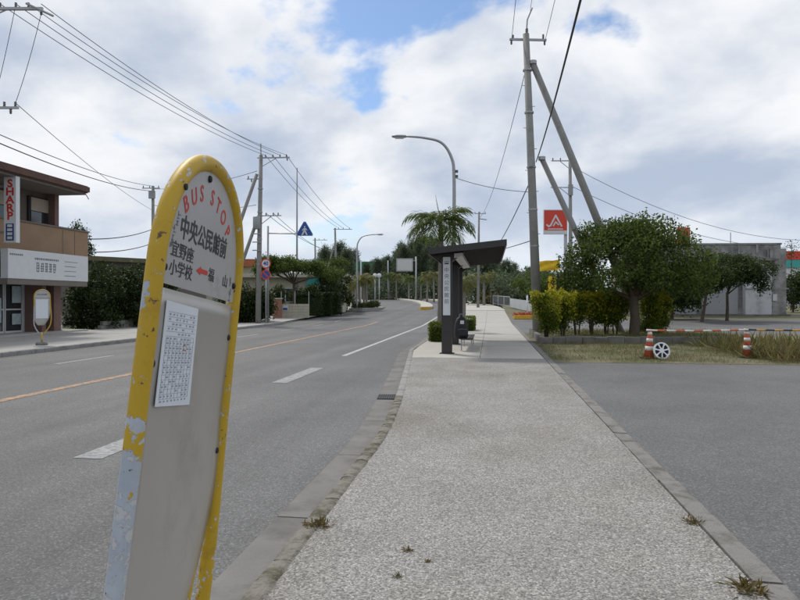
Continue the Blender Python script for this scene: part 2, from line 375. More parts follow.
# ------------------------------------------------------------------ the setting
def kerb_face(y):                              # right-hand kerb line, road side
    if y < 7: x = -1.19
    elif y < 12: x = -1.19 - .36 * ((y - 7) / 5) ** 1.3
    elif y < 20: x = -1.55 - .75 * (y - 12) / 8
    else: x = -2.30
    return x + cx(y)
def rows(y0, y1, step=2.0, far=4.0):
    ys, y = [], y0
    while y < y1 - 1e-6:
        ys.append(y); y += step if y < 60 else far
    return ys + [y1]
def strip(name, y0, y1, fl, fr, z, m, step=2.0, parent=None):
    mb = MB(); ys = rows(y0, y1, step)
    for a, b in zip(ys, ys[1:]):
        za, zb = gz(a) + z, gz(b) + z
        mb.face([(fl(a), a, za), (fr(a), a, za), (fr(b), b, zb), (fl(b), b, zb)])
    return mb.build(name, m, parent)
k = lambda v: (lambda y: v)
gm = MB(); ys = [-400, 0, 42] + list(range(47, 155, 5))+[150] + [400, 1200, 4000]
for a, b in zip(ys, ys[1:]):
    gm.face([(-4000, a, gz(a) - .2), (4000, a, gz(a) - .2), (4000, b, gz(b) - .2), (-4000, b, gz(b) - .2)])
struct(gm.build('ground', MATS['far_land']))
LK = lambda y: -13.0 + cx(y)
struct(strip('road', -30, 230, LK, lambda y: kerb_face(y) - .22, -.12, MATS['asphalt_road'], 1.0))
struct(strip('side_street', 56.5, 63, k(-60), k(-13.0), -.10, MATS['asphalt_road']))
def mark(name, x0f, x1f, y0, y1, m): return struct(strip(name, y0, y1, x0f, x1f, -.116, m, 1.5))
for y in (6.35, 12.6): mark('lane_marking', k(-4.03), k(-3.73), y, y + 2.9, MATS['road_white_worn'])
mark('lane_marking', lambda y: -4.06 + cx(y), lambda y: -3.92 + cx(y), 18.9, 60, MATS['road_white'])
for i in range(6):
    y = 15.6 + 6.1 * i; mark('lane_marking', lambda y: -10.42 + cx(y), lambda y: -10.27 + cx(y), y, y + 2.6, MATS['road_white_worn'])
mark('centre_line', k(-7.51), k(-7.31), 2, 46, MATS['road_orange'])
mark('edge_marking', lambda y: LK(y) + .62, lambda y: LK(y) + .75, 56, 130, MATS['road_white'])
# median of the far carriageway, kerbed, with a painted nose
med = thing('median_island', 'long white kerbed traffic island with yellow nose where the road bends left', 'traffic island', (0, 0, 0))
mm = MB(); ys = rows(72, 170, 4)
for a, b in zip(ys, ys[1:]):
    x0, x1, x2, x3 = -6.9 + cx(a), -5.6 + cx(a), -5.6 + cx(b), -6.9 + cx(b); za, zb = gz(a), gz(b)
    mm.face([(x0, a, za + .10), (x1, a, za + .10), (x2, b, zb + .10), (x3, b, zb + .10)])
    mm.face([(x1, a, za - .13), (x2, b, zb - .13), (x2, b, zb + .10), (x1, a, za + .10)])
    mm.face([(x0, a, za + .10), (x3, b, zb + .10), (x3, b, zb - .13), (x0, a, za - .13)])
mm.build('kerbed_top', MATS['concrete_pale'], med)
pts = [(-6.9, 72)] + [(-6.25 + .65 * math.cos(t), 72 - 3.2 * math.sin(t)) for t in [math.pi * (1 - i / 10) for i in range(1, 10)]] + [(-5.6, 72)]
MB().prismy([(x + cx(72), y) for x, y in pts], gz(70) - .13, gz(70) + .10).build('nose', MATS['painted_yellow'], med)
MB().prismy([(x * .8 - 1.25 + cx(72), y + .3) for x, y in pts], gz(70) + .11, gz(70) + .16).build('nose_top', MATS['concrete_pale'], med)

# right-hand gutter (2 m slabs) and kerb stones
gut = struct(strip('gutter_bed', -8, 66, lambda y: kerb_face(y) - .31, lambda y: kerb_face(y) + .02, -.125, MATS['joint_dirt'], 1.0))
y = -3.2; i = 0
while y < 62:
    y1 = y + 1.985; mb = MB(); n = 4; tilt = R.uniform(-.002, .002)
    grate = y < 11.0 < y1
    for j in range(n):
        a, b = y + (y1 - y) * j / n, y + (y1 - y) * (j + 1) / n
        z0 = gz(a) - .112 + tilt
        mb.face([(kerb_face(a) - .30, a, gz(a) - .108 + tilt), (kerb_face(a), a, z0), (kerb_face(b), b, gz(b) - .112 + tilt), (kerb_face(b) - .30, b, gz(b) - .108 + tilt)])
    mb.face([(kerb_face(y) - .30, y, gz(y) - .16), (kerb_face(y), y, gz(y) - .16), (kerb_face(y), y, gz(y) - .112 + tilt), (kerb_face(y) - .30, y, gz(y) - .108 + tilt)])
    mb.build('gutter_slab', MATS['concrete_gutter'], gut); y += 2.0; i += 1
# drain grate lying in the gutter
dg = thing('drain_grate', 'dark iron drain grate set in the concrete gutter', 'grate', (kerb_face(10.9) - .16, 10.9, -.106), math.atan(.1))
dg.scale = (.75, 1, 1)
fr = MB(); fr.box(-.19, .19, -.25, -.225, 0, .008).box(-.19, .19, .225, .25, 0, .008).box(-.19, -.165, -.225, .225, 0, .008).box(.165, .19, -.225, .225, 0, .008)
fr.build('frame', MATS['grate_iron'], dg)
MB().box(-.165, .165, -.225, .225, -.004, .0015).build('pit_shade_plate', MATS['rubber'], dg)  # flat black plate, painted as the shade below the bars
bar = MB().box(-.012, .012, -.225, .225, 0, .007).mesh('bar', MATS['grate_iron'])
for j in range(7): link('bar', bar, dg, (-.135 + .045 * j, 0, 0))
kerb = struct(strip('kerb_bed', -8, 66, lambda y: kerb_face(y) + .01, lambda y: kerb_face(y) + .15, -.03, MATS['joint_dirt'], 1.0))
def stone_mesh(seed, m):
    r = random.Random(seed); L_, n = .585, 5; mb = MB(); prof = [(0, -.16), (.002, -.03), (.018, -.004), (.06, .002), (.105, .0), (.128, -.012), (.13, -.16)]
    jit = [[(r.uniform(-.0025, .0025), r.uniform(-.004, .002)) for _ in prof] for _ in range(n + 1)]
    i0 = 0
    for q in range(n + 1):
        end = .006 if q in (0, n) else 0
        for (px_, pz), (jx, jz) in zip(prof, jit[q]):
            mb.v.append((px_ + (jx if pz > -.1 else 0), -L_ / 2 + L_ * q / n, pz + (jz - end if pz > -.1 else 0)))
    P = len(prof)
    for q in range(n):
        for j in range(P - 1): mb.f.append((q * P + j, q * P + j + 1, (q + 1) * P + j + 1, (q + 1) * P + j))
    mb.f.append(tuple(range(P))); mb.f.append(tuple(n * P + j for j in reversed(range(P))))
    return mb.mesh('kerb_stone', m, False)
SM = [stone_mesh(s, MATS['kerb_mossy']) for s in range(5)]; SC = [stone_mesh(s + 9, MATS['kerb_clean']) for s in range(4)]
y = -2.0
while y < 64:
    mossy = y < 10.2; me = R.choice(SM if mossy else SC)
    ang = math.atan2(kerb_face(y + .3) - kerb_face(y - .3), .6)
    link('kerb_stone', me, kerb, (kerb_face(y) + R.uniform(-.003, .003), y, gz(y) + R.uniform(-.004, .004) + .012), -ang + R.uniform(-.008, .008)); y += .6
# sidewalk: exposed aggregate near, concrete slabs beyond the shelter
struct(strip('sidewalk', -8, 17.2, lambda y: kerb_face(y) + .125, k(1.305), 0, MATS['aggregate_paving'], .5))
sb = struct(strip('sidewalk_bed', 17.2, 66, lambda y: kerb_face(y) + .125, k(1.305), -.03, MATS['joint_dirt'], 1.0))
y = 17.2
while y < 64:
    L_ = 2.4
    for (fa, fb) in ((lambda q: kerb_face(q) + .13, lambda q: -.25), (lambda q: -.24, lambda q: 1.30)):
        pale = y < 22; mb = MB(); a, b = y + .006, y + L_ - .006; z = R.uniform(-.003, .003); za, zb = gz(a) + z, gz(b) + z
        mb.face([(fa(a), a, za), (fb(a), a, za), (fb(b), b, zb), (fa(b), b, zb)])
        mb.face([(fa(a), a, za - .05), (fb(a), a, za - .05), (fb(a), a, za), (fa(a), a, za)])
        mb.build('paving_slab', MATS['concrete_pale' if pale else 'concrete_slab'], sb)
    y += L_
struct(strip('sidewalk_bend', 64.2, 210, lambda y: kerb_face(y), lambda y: kerb_face(y) + 3.7, .02, MATS['concrete_pale'], 3))
mb = MB(); ys = rows(64, 210, 3)
for a, b in zip(ys, ys[1:]):
    mb.face([(kerb_face(a), a, gz(a) - .14), (kerb_face(b), b, gz(b) - .14), (kerb_face(b), b, gz(b) + .02), (kerb_face(a), a, gz(a) + .02)])
struct(mb.build('kerb_bend', MATS['concrete_pale']))
# edging between sidewalk and car park
eb = struct(strip('edging_bed', -8, 46, k(1.30), k(1.47), -.035, MATS['joint_dirt'], 2))
y = -2.27
em = []
for s in range(3):
    r = random.Random(s + 40); mb = MB()
    n = 10; xl = [r.uniform(-.003, .003) for _ in range(n + 1)]; xr = [.14 + r.uniform(-.004, .004) for _ in range(n + 1)]; zt = [r.uniform(-.003, .003) for _ in range(n + 1)]
    for q in range(n + 1):
        yy = .006 + (1.988 - .012) * q / n
        mb.v += [(xl[q], yy, -.08), (xl[q], yy, zt[q]), (xr[q], yy, zt[q] - .004), (xr[q], yy, -.08)]
    for q in range(n):
        for j in range(3): mb.f.append((q * 4 + j, q * 4 + j + 1, q * 4 + 5 + j, q * 4 + 4 + j))
    mb.f += [(0, 1, 2, 3), (n * 4 + 3, n * 4 + 2, n * 4 + 1, n * 4)]
    em.append(mb.mesh('edging_block', MATS['edge_concrete']))
while y < 44:
    link('edging_block', R.choice(em), eb, (1.315 + R.uniform(-.004, .004), y, .003 + R.uniform(-.003, .003))); y += 2.0
struct(strip('parking_lot', -20, 16.4, k(1.44), k(70), -.012, MATS['asphalt_lot'], 4))
struct(strip('far_car_park', 30.5, 49, k(1.31), k(90), -.004, MATS['asphalt_lot'], 4))
struct(strip('verge', 16.4, 30.6, k(1.31), k(70), -.008, MATS['earth'], 2))
struct(strip('far_yard', 49, 90, k(1.31), k(110), -.01, MATS['earth'], 4))
# left-hand sidewalk and kerb
struct(strip('sidewalk_left', -10, 56.4, k(-18.9), k(-13.14), .0, MATS['pavement_left'], 2))
struct(strip('sidewalk_left_far', 63.2, 200, lambda y: -16.5 + cx(y), lambda y: -13.0 + cx(y), .0, MATS['concrete_slab'], 3))
kl = struct(strip('kerb_bed_left', -10, 56.4, k(-13.15), k(-13.01), -.03, MATS['joint_dirt'], 2))
y = 17.0
while y < 56:
    link('kerb_stone', R.choice(SC), kl, (-13.0, y, .012), math.pi); y += .6
mb = MB(); ys = rows(63.2, 200, 3)
for a, b in zip(ys, ys[1:]):
    mb.face([(LK(b), b, gz(b) - .14), (LK(a), a, gz(a) - .14), (LK(a), a, gz(a)), (LK(b), b, gz(b))])
struct(mb.build('kerb_bend_left', MATS['concrete_slab']))

# ------------------------------------------------------------------ bus stop sign on the near sidewalk (leans away and to the right)
def paint_chipped():
    m = bpy.data.materials.new('yellow_paint_chipped'); m.use_nodes = True; nt = m.node_tree; b = nt.nodes['Principled BSDF']; L = nt.links.new
    tc = nt.nodes.new('ShaderNodeTexCoord')
    def nz(scale, det, rough, off):
        mp = nt.nodes.new('ShaderNodeMapping'); mp.inputs['Location'].default_value = off; L(tc.outputs['Object'], mp.inputs[0])
        n = nt.nodes.new('ShaderNodeTexNoise'); n.inputs['Scale'].default_value = scale; n.inputs['Detail'].default_value = det; n.inputs['Roughness'].default_value = rough
        L(mp.outputs[0], n.inputs['Vector']); return n.outputs[0]
    def rmp(v, a, c):
        r = nt.nodes.new('ShaderNodeMapRange'); r.inputs[1].default_value = a; r.inputs[2].default_value = c; L(v, r.inputs[0]); return r.outputs[0]
    def mx(f, c1, c2):
        n = nt.nodes.new('ShaderNodeMix'); n.data_type = 'RGBA'; L(f, n.inputs[0])
        for i, c in ((6, c1), (7, c2)):
            if isinstance(c, tuple): n.inputs[i].default_value = (*c, 1)
            else: L(c, n.inputs[i])
        return n.outputs[2]
    def add(a, c, op='ADD'):
        n = nt.nodes.new('ShaderNodeMath'); n.operation = op
        for i, x in enumerate((a, c)):
            if isinstance(x, (int, float)): n.inputs[i].default_value = x
            else: L(x, n.inputs[i])
        return n.outputs[0]
    sp = nt.nodes.new('ShaderNodeSeparateXYZ'); L(tc.outputs['Object'], sp.inputs[0])
    low = rmp(sp.outputs[2], -.22, -.42)                       # paint worn away low on the post nearest the street
    left = rmp(sp.outputs[0], .25, .05); lw = add(low, left, 'MULTIPLY')
    crown = add(rmp(sp.outputs[2], .235, .275), rmp(sp.outputs[0], .17, .23), 'MULTIPLY')  # bare patch on the crown of the arch
    chips = add(add(nz(16, 5, .6, (0, 0, 0)), add(lw, .34, 'MULTIPLY')), add(crown, .22, 'MULTIPLY'))
    f1 = rmp(add(chips, add(nz(70, 3, .6, (2, 8, 4)), .12, 'MULTIPLY')), .690, .715); f2 = rmp(add(nz(42, 5, .65, (3, 1, 5)), add(lw, .10, 'MULTIPLY')), .615, .64); f3 = rmp(nz(60, 4, .6, (9, 2, 1)), .645, .68)
    yel = mx(nz(5, 4, .6, (1, 2, 3)), (.44, .265, .008), (.55, .365, .014))
    yel = mx(rmp(nz(9, 6, .7, (5, 5, 5)), .55, .75), yel, (.33, .19, .015))
    bare = mx(nz(14, 4, .6, (7, 7, 7)), (.25, .30, .36), (.52, .56, .60))
    c = mx(f1, yel, bare); c = mx(f2, c, (.50, .50, .50)); c = mx(f3, c, (.10, .055, .03))
    L(c, b.inputs['Base Color']); b.inputs['Roughness'].default_value = .55
    bu = nt.nodes.new('ShaderNodeBump'); bu.inputs['Strength'].default_value = .6; bu.inputs['Distance'].default_value = .0015; bu.invert = True
    L(add(f1, f2), bu.inputs['Height']); L(bu.outputs[0], b.inputs['Normal'])
    return m
YP = paint_chipped()
def bezier_pts(ctrl, n=10):
    """Catmull-Rom through control points"""
    P = [Vector(p) for p in ctrl]; P = [P[0] * 2 - P[1]] + P + [P[-1] * 2 - P[-2]]; out = []
    for i in range(1, len(P) - 2):
        for j in range(n):
            t = j / n; a, b, c, d = P[i - 1:i + 3]
            out.append(.5 * ((2 * b) + (c - a) * t + (2 * a - 5 * b + 4 * c - d) * t * t + (3 * b - a - 3 * c + d) * t ** 3))
    return out + [P[-2]]
WD = .455
def arch(inset=0.0, n=24, v0=.012, h=.232):
    c = WD / 2; return [(c - (c - inset) * math.cos(math.pi * i / n), v0 + (h - inset) * math.sin(math.pi * i / n) ** .92) for i in range(n + 1)]
def bus_sign(root, near=True):
    leftleg = [(.0, -.86), (-.002, -.60), (0, -.30), (0, 0.0)]; rightleg = [(WD, 0.0), (WD + .012, -.30), (WD + .03, -.60), (WD + .005, -.86)]
    loop = [(x, 0, z) for x, z in leftleg + arch()[1:-1] + rightleg]
    path = bezier_pts([(.165, 0, -1.16), (.08, 0, -1.04), *loop, (WD - .10, 0, -1.04), (WD - .19, 0, -1.16)], 5 if near else 2)
    fr = MB().tube(path, .0165, 14 if near else 8).build('pipe_frame', YP, root, True)
    MB().tube([(.215, 0, -1.10), (.215, 0, -1.44)], .026, 12).build('stalk', YP, root, True)
    MB().lathe([(.0, -1.50), (.17, -1.50), (.18, -1.47), (.165, -1.42), (.07, -1.39), (.0, -1.388)], 20, (.215, 0)).build('concrete_foot', MATS['edge_concrete'], root, True)
    if near:
        br = bezier_pts([(WD + .016, .012, -.42), (WD - .03, .014, -.60), (WD - .09, .016, -.78), (.20, .018, -.93)], 8)
        MB().tube(br, .011, 10).build('brace', YP, root, True)
    # upper plate with the stop's name
    up = [(x, z) for x, z in arch(.010)]; poly = [(.010, -.018)] + [(WD - .010, -.018)] + [(x, z) for x, z in reversed(up)]
    plate = MB().prism(poly, -.0040, -.0012).build('title_plate', MATS['sign_title_grey'], root)
    # lower plate, its lower corner bent back
    lo = MB(); NX, NZ = 14, 26; ztop, zbot = -.026, -.88
    for j in range(NZ + 1):
        z = ztop + (zbot - ztop) * j / NZ; t = max(0, (-.40 - z) / .48); cut = .20 * t ** 1.9; cutl = .10 * max(0, (-.66 - z) / .22) ** 2
        x0, x1 = .008 + cutl, WD - .006 + .03 * min(1, max(0, -z / .6)) - cut
        for i in range(NX + 1):
            u = i / NX; x = x0 + (x1 - x0) * u; bend = .035 * max(0, u - .6) ** 2 / .16 * t ** 1.5
            lo.v.append((x, -.0045 + bend + .0012 * math.sin(z * 23 + x * 17), z))
    for j in range(NZ):
        for i in range(NX):
            a = j * (NX + 1) + i; lo.f.append((a, a + NX + 1, a + NX + 2, a + 1))
    lp = lo.build('timetable_plate', MATS['sign_face_grey'], root, True)
    sd = lp.modifiers.new('thickness', 'SOLIDIFY'); sd.thickness = .002; sd.offset = -1
    return plate, lp, fr
Oc = Vector(((155 - 400) / F * 1.2, 1.2, (300 - 270) / F * 1.2)); U = Vector((.06, .995, -.09)).normalized(); V = Vector((.093, .09, .99)); V = (V - U * V.dot(U)).normalized()
toW = Matrix(((CA, -SA, 0), (SA, CA, 0), (0, 0, 1)))
Uw, Vw = toW @ U, toW @ V; Nw = Vw.cross(Uw)
bs = thing('bus_stop_sign', 'large leaning bus stop sign with chipped yellow pipe frame on the gravelly sidewalk', 'bus stop')
mtx = Matrix((Uw, Nw, Vw)).transposed().to_4x4(); mtx.translation = toW @ Oc + Vector((0, 0, CH)); bs.matrix_world = mtx
plate, lplate, frame = bus_sign(bs)
YF = -.0046
def put_text(nm, m, parent, *a, **kw): return text_mb(*a, **kw).build(nm, m, parent)
put_text('stop_name', MATS['print_black'], plate, '中央公民館前', .0475, .214, .090, YF, sx=.97, bold=.0006)
put_text('route_line', MATS['print_black'], plate, '宜野座', .031, .103, .046, YF, sx=1.25)
put_text('route_line', MATS['print_black'], plate, '小学校', .031, .105, .012, YF, sx=1.25)
put_text('route_line', MATS['print_black'], plate, '福', .030, .272, .024, YF, sx=1.25)
put_text('route_line', MATS['print_black'], plate, '山', .030, .366, .022, YF, sx=1.25)
ar = MB().prism([(.182, .024), (.206, .018), (.206, .022), (.247, .022), (.247, .031), (.206, .031), (.206, .035)][::1], YF - .0004, YF); ar.build('red_arrow', MATS['print_red'], plate)
mb = MB()
for ch, u_, v_, q in zip('BUSSTOP', (.092, .128, .165, .226, .266, .305, .343), (.136, .158, .173, .179, .171, .155, .130), (38, 26, 13, -4, -16, -28, -40)):
    text_mb(ch, .046, u_, v_, YF, rot=math.radians(q), bold=.0002, sx=.92).build('arched_letter', MATS['print_red'], plate)
mb = MB(); r = random.Random(5)                       # worn small print down both rims, no longer readable
for sgn in (0, 1):
    for j in range(5):
        q = math.radians(170 - j * 4.5) if sgn == 0 else math.radians(4 + j * 4.0)
        cx_, cz_ = WD / 2 + .186 * math.cos(q), .020 + .186 * math.sin(q) - (.05 if sgn else .0)
        for s_ in range(3):
            dx, dz = r.uniform(-.004, .004), r.uniform(-.005, .005); hh = r.random() < .5
            mb.box(cx_ + dx - (.005 if hh else .0007), cx_ + dx + (.005 if hh else .0007), YF - .0004 - .00011 * s_, YF, cz_ + dz - (.0007 if hh else .005), cz_ + dz + (.0007 if hh else .005))
mb.build('worn_small_print', MATS['print_grey'], plate)['kind'] = 'stuff'
# timetable sheet
sheet = MB().prism([(.052, -.236), (.222, -.242), (.210, -.050), (.048, -.047)], -.0080, -.0068).build('timetable_sheet', MATS['paper'], lplate)
mb = MB(); r = random.Random(3); yf = -.0081
for j in range(19): mb.box(.062, .204, yf - .0003, yf, -.0662 - j * .0088, -.0656 - j * .0088)
for i in range(9): mb.box(.064 + i * .0172, .0646 + i * .0172, yf - .00042, yf, -.224, -.112)
for j in range(19):
    for i in range(8):
        if r.random() < .8:
            xx = .067 + i * .0172; mb.box(xx, xx + r.uniform(.004, .010), yf - .00055, yf, -.0715 - j * .0088, -.0685 - j * .0088)
mb.build('timetable_print', MATS['paper_ink'], sheet)
mb = MB()
for j in range(2): mb.box(.152, .162 + .004 * j, yf - .0006, yf, -.1262 - j * .0088, -.1246 - j * .0088)
mb.build('timetable_red_print', MATS['print_red'], sheet)
for (u, v) in ((.026, .01), (.024, -.16), (WD - .026, .02), (WD - .022, -.10), (WD - .012, -.36), (.196, .212)):
    MB().lathe([(0, .0), (.0075, .0), (.0065, .004), (.003, .0055), (0, .0056)], 10).build('bolt', MATS['grate_iron'], bs, True)
    o = bs.children[-1]
bolts = [c for c in bs.children if c.name.startswith('bolt')]
for o, (u, v) in zip(bolts, ((.026, .01), (.024, -.16), (WD - .026, .02), (WD - .022, -.10), (WD - .012, -.36), (.196, .212))):
    o.location = (u, -.0042, v); o.rotation_euler = (math.radians(90), 0, 0)
o = MB().lathe([(0, 0), (.006, 0), (.006, .004), (0, .0045)], 10).build('frame_hole', MATS['rubber'], bs); 
ax, azz = arch()[5]; o.location = (ax, -.0155, azz); o.rotation_euler = (math.radians(90), 0, 0)

# the smaller look of the same kind of sign across the street
d = depth_at_x(42, -14.0); p = ground(42, d)
fs = thing('bus_stop_sign', 'small yellow framed bus stop sign with long pale panel in front of the shop', 'bus stop', (p.x - .2, p.y - .1, 1.50), math.radians(28))
fp, flp, ff = bus_sign(fs, False)
put_text('stop_name', MATS['print_black'], fp, '中央公民館前', .052, .22, .09, YF, sx=.93, bold=.001)
MB().box(.05, .40, -.014, -.008, -.66, -.06).build('timetable_sheet', MATS['paper'], flp)

# ------------------------------------------------------------------ bus shelter
sh = thing('bus_shelter', 'dark steel bus shelter with slanted slatted roof and white name board', 'bus shelter', (-1.13, 18.55, 0))
def shelter():
    D = MATS['dark_brown_steel']; W2 = MATS['dark_wood']
    for i, yy in enumerate((0, 4.0, 7.2)):
        c = MB().box(-.135, .135, yy - .13, yy + .13, -.02, 2.56).build('column', D, sh, bevel=.012)
        MB().prism([(-.15, 2.44), (.15, 2.44), (.46, 2.67), (-.40, 2.60)], yy - .10, yy + .10).build('bracket', D, c)
        MB().box(-.19, .19, yy - .185, yy + .185, 0, .02).build('base_plate', D, c)
    L0, L1 = -.42, 1.52; zf = lambda x: 2.655 + (x - L0) * .105
    y0, y1 = -.75, 8.0
    roof = MB().prism([(L0, zf(L0)), (L1, zf(L1)), (L1, zf(L1) + .07), (L0, zf(L0) + .07)], y0, y1).build('roof', MATS['roof_sheet'], sh, bevel=.008)
    MB().prism([(L0 - .03, zf(L0) - .06), (L0, zf(L0) - .06), (L0, zf(L0) + .09), (L0 - .03, zf(L0) + .09)], y0, y1).build('roof_edge', D, roof)
    MB().prism([(L1, zf(L1) - .06), (L1 + .03, zf(L1) - .06), (L1 + .03, zf(L1) + .09), (L1, zf(L1) + .09)], y0, y1).build('roof_edge', D, roof)
    MB().prism([(L0, zf(L0) - .07), (L1, zf(L1) - .07), (L1, zf(L1) + .088), (L0, zf(L0) + .088)], y0 - .03, y0).build('roof_edge', D, roof)
    n = 26
    for i in range(n):
        yy = y0 + .15 + (y1 - y0 - .3) * i / (n - 1)
        MB().prism([(L0 + .02, zf(L0) - .045), (L1 - .02, zf(L1) - .045), (L1 - .02, zf(L1) - .004), (L0 + .02, zf(L0) - .004)], yy - .03, yy + .03).build('slat', W2, roof)
    lamp = MB().prism([(.20, 2.52), (.42, 2.56), (.42, 2.655), (.20, 2.64)], -.2, 6.2).build('strip_light', MATS['lamp_cover'], sh)
    nb = MB().box(-.095, .095, -.160, -.1305, 1.02, 2.55).build('name_board', MATS['sign_white'], sh)
    bus = MB().box(-.055, .055, -.1615, -.1602, 2.36, 2.44).build('bus_symbol', MATS['print_black'], nb)
    MB().box(-.044, -.006, -.1626, -.1617, 2.395, 2.43).box(.006, .044, -.1626, -.1617, 2.395, 2.43).build('bus_symbol_windows', MATS['sign_white'], bus)
    MB().lathe([(0, 0), (.014, 0), (.014, .001), (0, .0011)], 10, (0, 0)).build('bus_symbol_wheel', MATS['print_black'], bus)
    for j, ch in enumerate('中央公民館前'):
        put_text('board_character', MATS['print_grey'], nb, ch, .135, 0, 2.20 - j * .165, -.1606, bold=.001)
    # bench behind the columns
    be = thing('bench', 'slatted bench with thin pale legs under the dark shelter roof', 'bench', (-.66, 20.6, 0))
    for i in range(4): MB().box(-.16 + .09 * i, -.08 + .09 * i, -1.2, 1.2, .33, .355).build('slat', MATS['dark_wood'], be)
    for yy in (-1.0, 1.0):
        for xx in (-.13, .15): MB().tube([(xx, yy, 0), (xx, yy, .33)], .016, 8).build('leg', MATS['steel_galv'], be)
        MB().box(-.15, .17, yy - .015, yy + .015, .30, .33).build('cross_bar', MATS['steel_galv'], be)
shelter()
def backpack():
    b = thing('backpack', 'black backpack standing at the end of the shelter bench', 'bag', (-.80, 19.62, .357), math.radians(15))
    b.scale = (1.05, 1.0, 1.2)
    secs = [(0, .155, .10), (.04, .18, .125), (.18, .185, .13), (.34, .165, .11), (.45, .12, .085), (.50, .05, .04)]
    mb = MB(); n = 18
    for z, rx, ry in secs:
        for j in range(n):
            q = 2 * math.pi * j / n; c, s = math.cos(q), math.sin(q)
            mb.v.append((rx * math.copysign(abs(c) ** .6, c), ry * math.copysign(abs(s) ** .6, s), z))
    for a in range(len(secs) - 1):
        for j in range(n): mb.f.append((a * n + j, a * n + (j + 1) % n, (a + 1) * n + (j + 1) % n, (a + 1) * n + j))
    mb.f += [tuple(reversed(range(n))), tuple((len(secs) - 1) * n + j for j in range(n))]
    mb.build('body', MATS['bag_black'], b, True)
    MB().tube(bezier_pts([(-.05, 0, .48), (-.035, 0, .55), (.035, 0, .55), (.05, 0, .48)], 5), .011, 8).build('handle', MATS['bag_grey'], b, True)
    pk = MB().box(-.12, .12, -.165, -.115, .05, .25).build('front_pocket', MATS['bag_black'], b, bevel=.025)
    MB().tube(bezier_pts([(-.12, -.168, .20), (0, -.172, .215), (.12, -.168, .20)], 4), .004, 6).build('zip', MATS['bag_grey'], pk)
    for s in (-1, 1): MB().tube(bezier_pts([(s * .09, .09, .46), (s * .12, .18, .34), (s * .13, .19, .18), (s * .12, .12, .05)], 5), .016, 8).build('strap', MATS['bag_black'], b, True)
    MB().box(-.05, .05, -.128, -.108, .33, .41).build('badge', MATS['sign_white'], b)
backpack()

# ------------------------------------------------------------------ plants
def crown_obj(name, blobs, twigs, per, size, m, parent, seed, spread=.13, up=.5, aspect=.55, shell=.5):
    rng = np.random.default_rng(seed); P = blob_points(blobs, twigs, per, rng, spread, shell)
    return link(name, quads_mesh(name, leaf_quads(P, size, rng, aspect, up), m), parent)
def box_bush(name, label, loc, rz, lx, ly, h, seed, m='leaf_hedge', n=5200, size=.05, group=None):
    t = thing(name, label, 'hedge', loc, rz, group); rng = np.random.default_rng(seed)
    P = rng.random((n, 3)) * 2 - 1; ax = rng.integers(0, 3, n); sg = np.where(P[np.arange(n), ax] > 0, 1, -1)
    P[np.arange(n), ax] = sg * (1 - .22 * rng.random(n) ** 2)
    P *= np.array([lx / 2, ly / 2, h / 2]); P[:, 2] += h / 2 + .03; P += rng.normal(size=P.shape) * .02
    link('foliage', quads_mesh('foliage', leaf_quads(P, size, rng, .6, .4), MATS[m]), t)
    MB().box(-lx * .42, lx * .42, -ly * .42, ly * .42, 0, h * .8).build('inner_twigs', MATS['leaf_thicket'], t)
    return t
q = ground(436, 25.0); box_bush('box_hedge', 'low square-clipped green hedge at the kerb beside the shelter columns', (-1.75, 24.4, 0), 0, .62, 1.3, .60, 11)
box_bush('box_hedge', 'low clipped hedge just past the shelter, backing onto the slab sidewalk', (-1.15, 33.0, 0), 0, .9, 1.6, .62, 12)
# big dark tree behind the clipped hedge on the right
def branch_tree(root, trunk_h, r0, tips, seed, m='bark', lean=(0, 0)):
    r = random.Random(seed); top = Vector((lean[0], lean[1], trunk_h))
    t = MB().tube([(0, 0, -.1), (0, 0, .08), (lean[0] * .4 + .03, lean[1] * .4, trunk_h * .5), top], [r0 * 1.5, r0 * 1.1, r0 * .9, r0 * .75], 12).build('trunk', MATS[m], root, True)
    for p in tips:
        p = Vector(p); mid = top.lerp(p, .5) + Vector((r.uniform(-.15, .15), r.uniform(-.15, .15), r.uniform(-.05, .2)))
        MB().tube([top - Vector((0, 0, .15)), mid, p], [r0 * .5, r0 * .33, r0 * .12], 8).build('limb', MATS[m], t, True)
q = ground(634, 24.9)
bt = thing('shade_tree', 'big dark round-crowned tree rising behind the yellow-topped shrubs', 'tree', q)
r = random.Random(21); blobs = []
for i in range(44):
    a, u = r.uniform(0, 6.283), r.random(); z = 2.15 + 2.1 * r.random(); rad = 2.75 * math.sqrt(u) * math.sqrt(max(.12, 1 - ((z - 2.5) / 2.0) ** 2))
    s = r.uniform(.42, .72); blobs.append((rad * math.cos(a) - .05, rad * math.sin(a) * .8, z, s * 1.15, s * 1.1, s * .72))
blobs += [(.25, -.2, 4.15, .55, .5, .38), (.45, .1, 4.45, .35, .35, .28), (-1.3, 0, 3.75, .6, .6, .4), (1.7, 0, 3.5, .6, .6, .42), (2.3, -.1, 2.9, .5, .5, .4), (-2.35, -.2, 2.6, .55, .5, .5), (-2.2, -.6, 2.0, .6, .6, .5), (1.5, -.5, 2.0, .6, .6, .45), (-2.7, -.2, 1.9, .5, .5, .5), (-2.0, 0, 3.1, .6, .5, .45), (2.4, 0, 2.2, .6, .5, .5), (-1.0, -1.2, 2.1, .7, .6, .5), (.4, -1.4, 2.35, .7, .6, .5)]
blobs = [(b[0] + .22, b[1] + 1.0, (b[2] - 2) * .93 + 1.95, *b[3:]) for b in blobs]
branch_tree(bt, 1.55, .18, [(b[0] * .8, b[1] * .8, b[2]) for b in blobs[::5]], 3)
crown_obj('crown', blobs, 2600, 13, .105, MATS['leaf_tree'], bt, 5, .10)
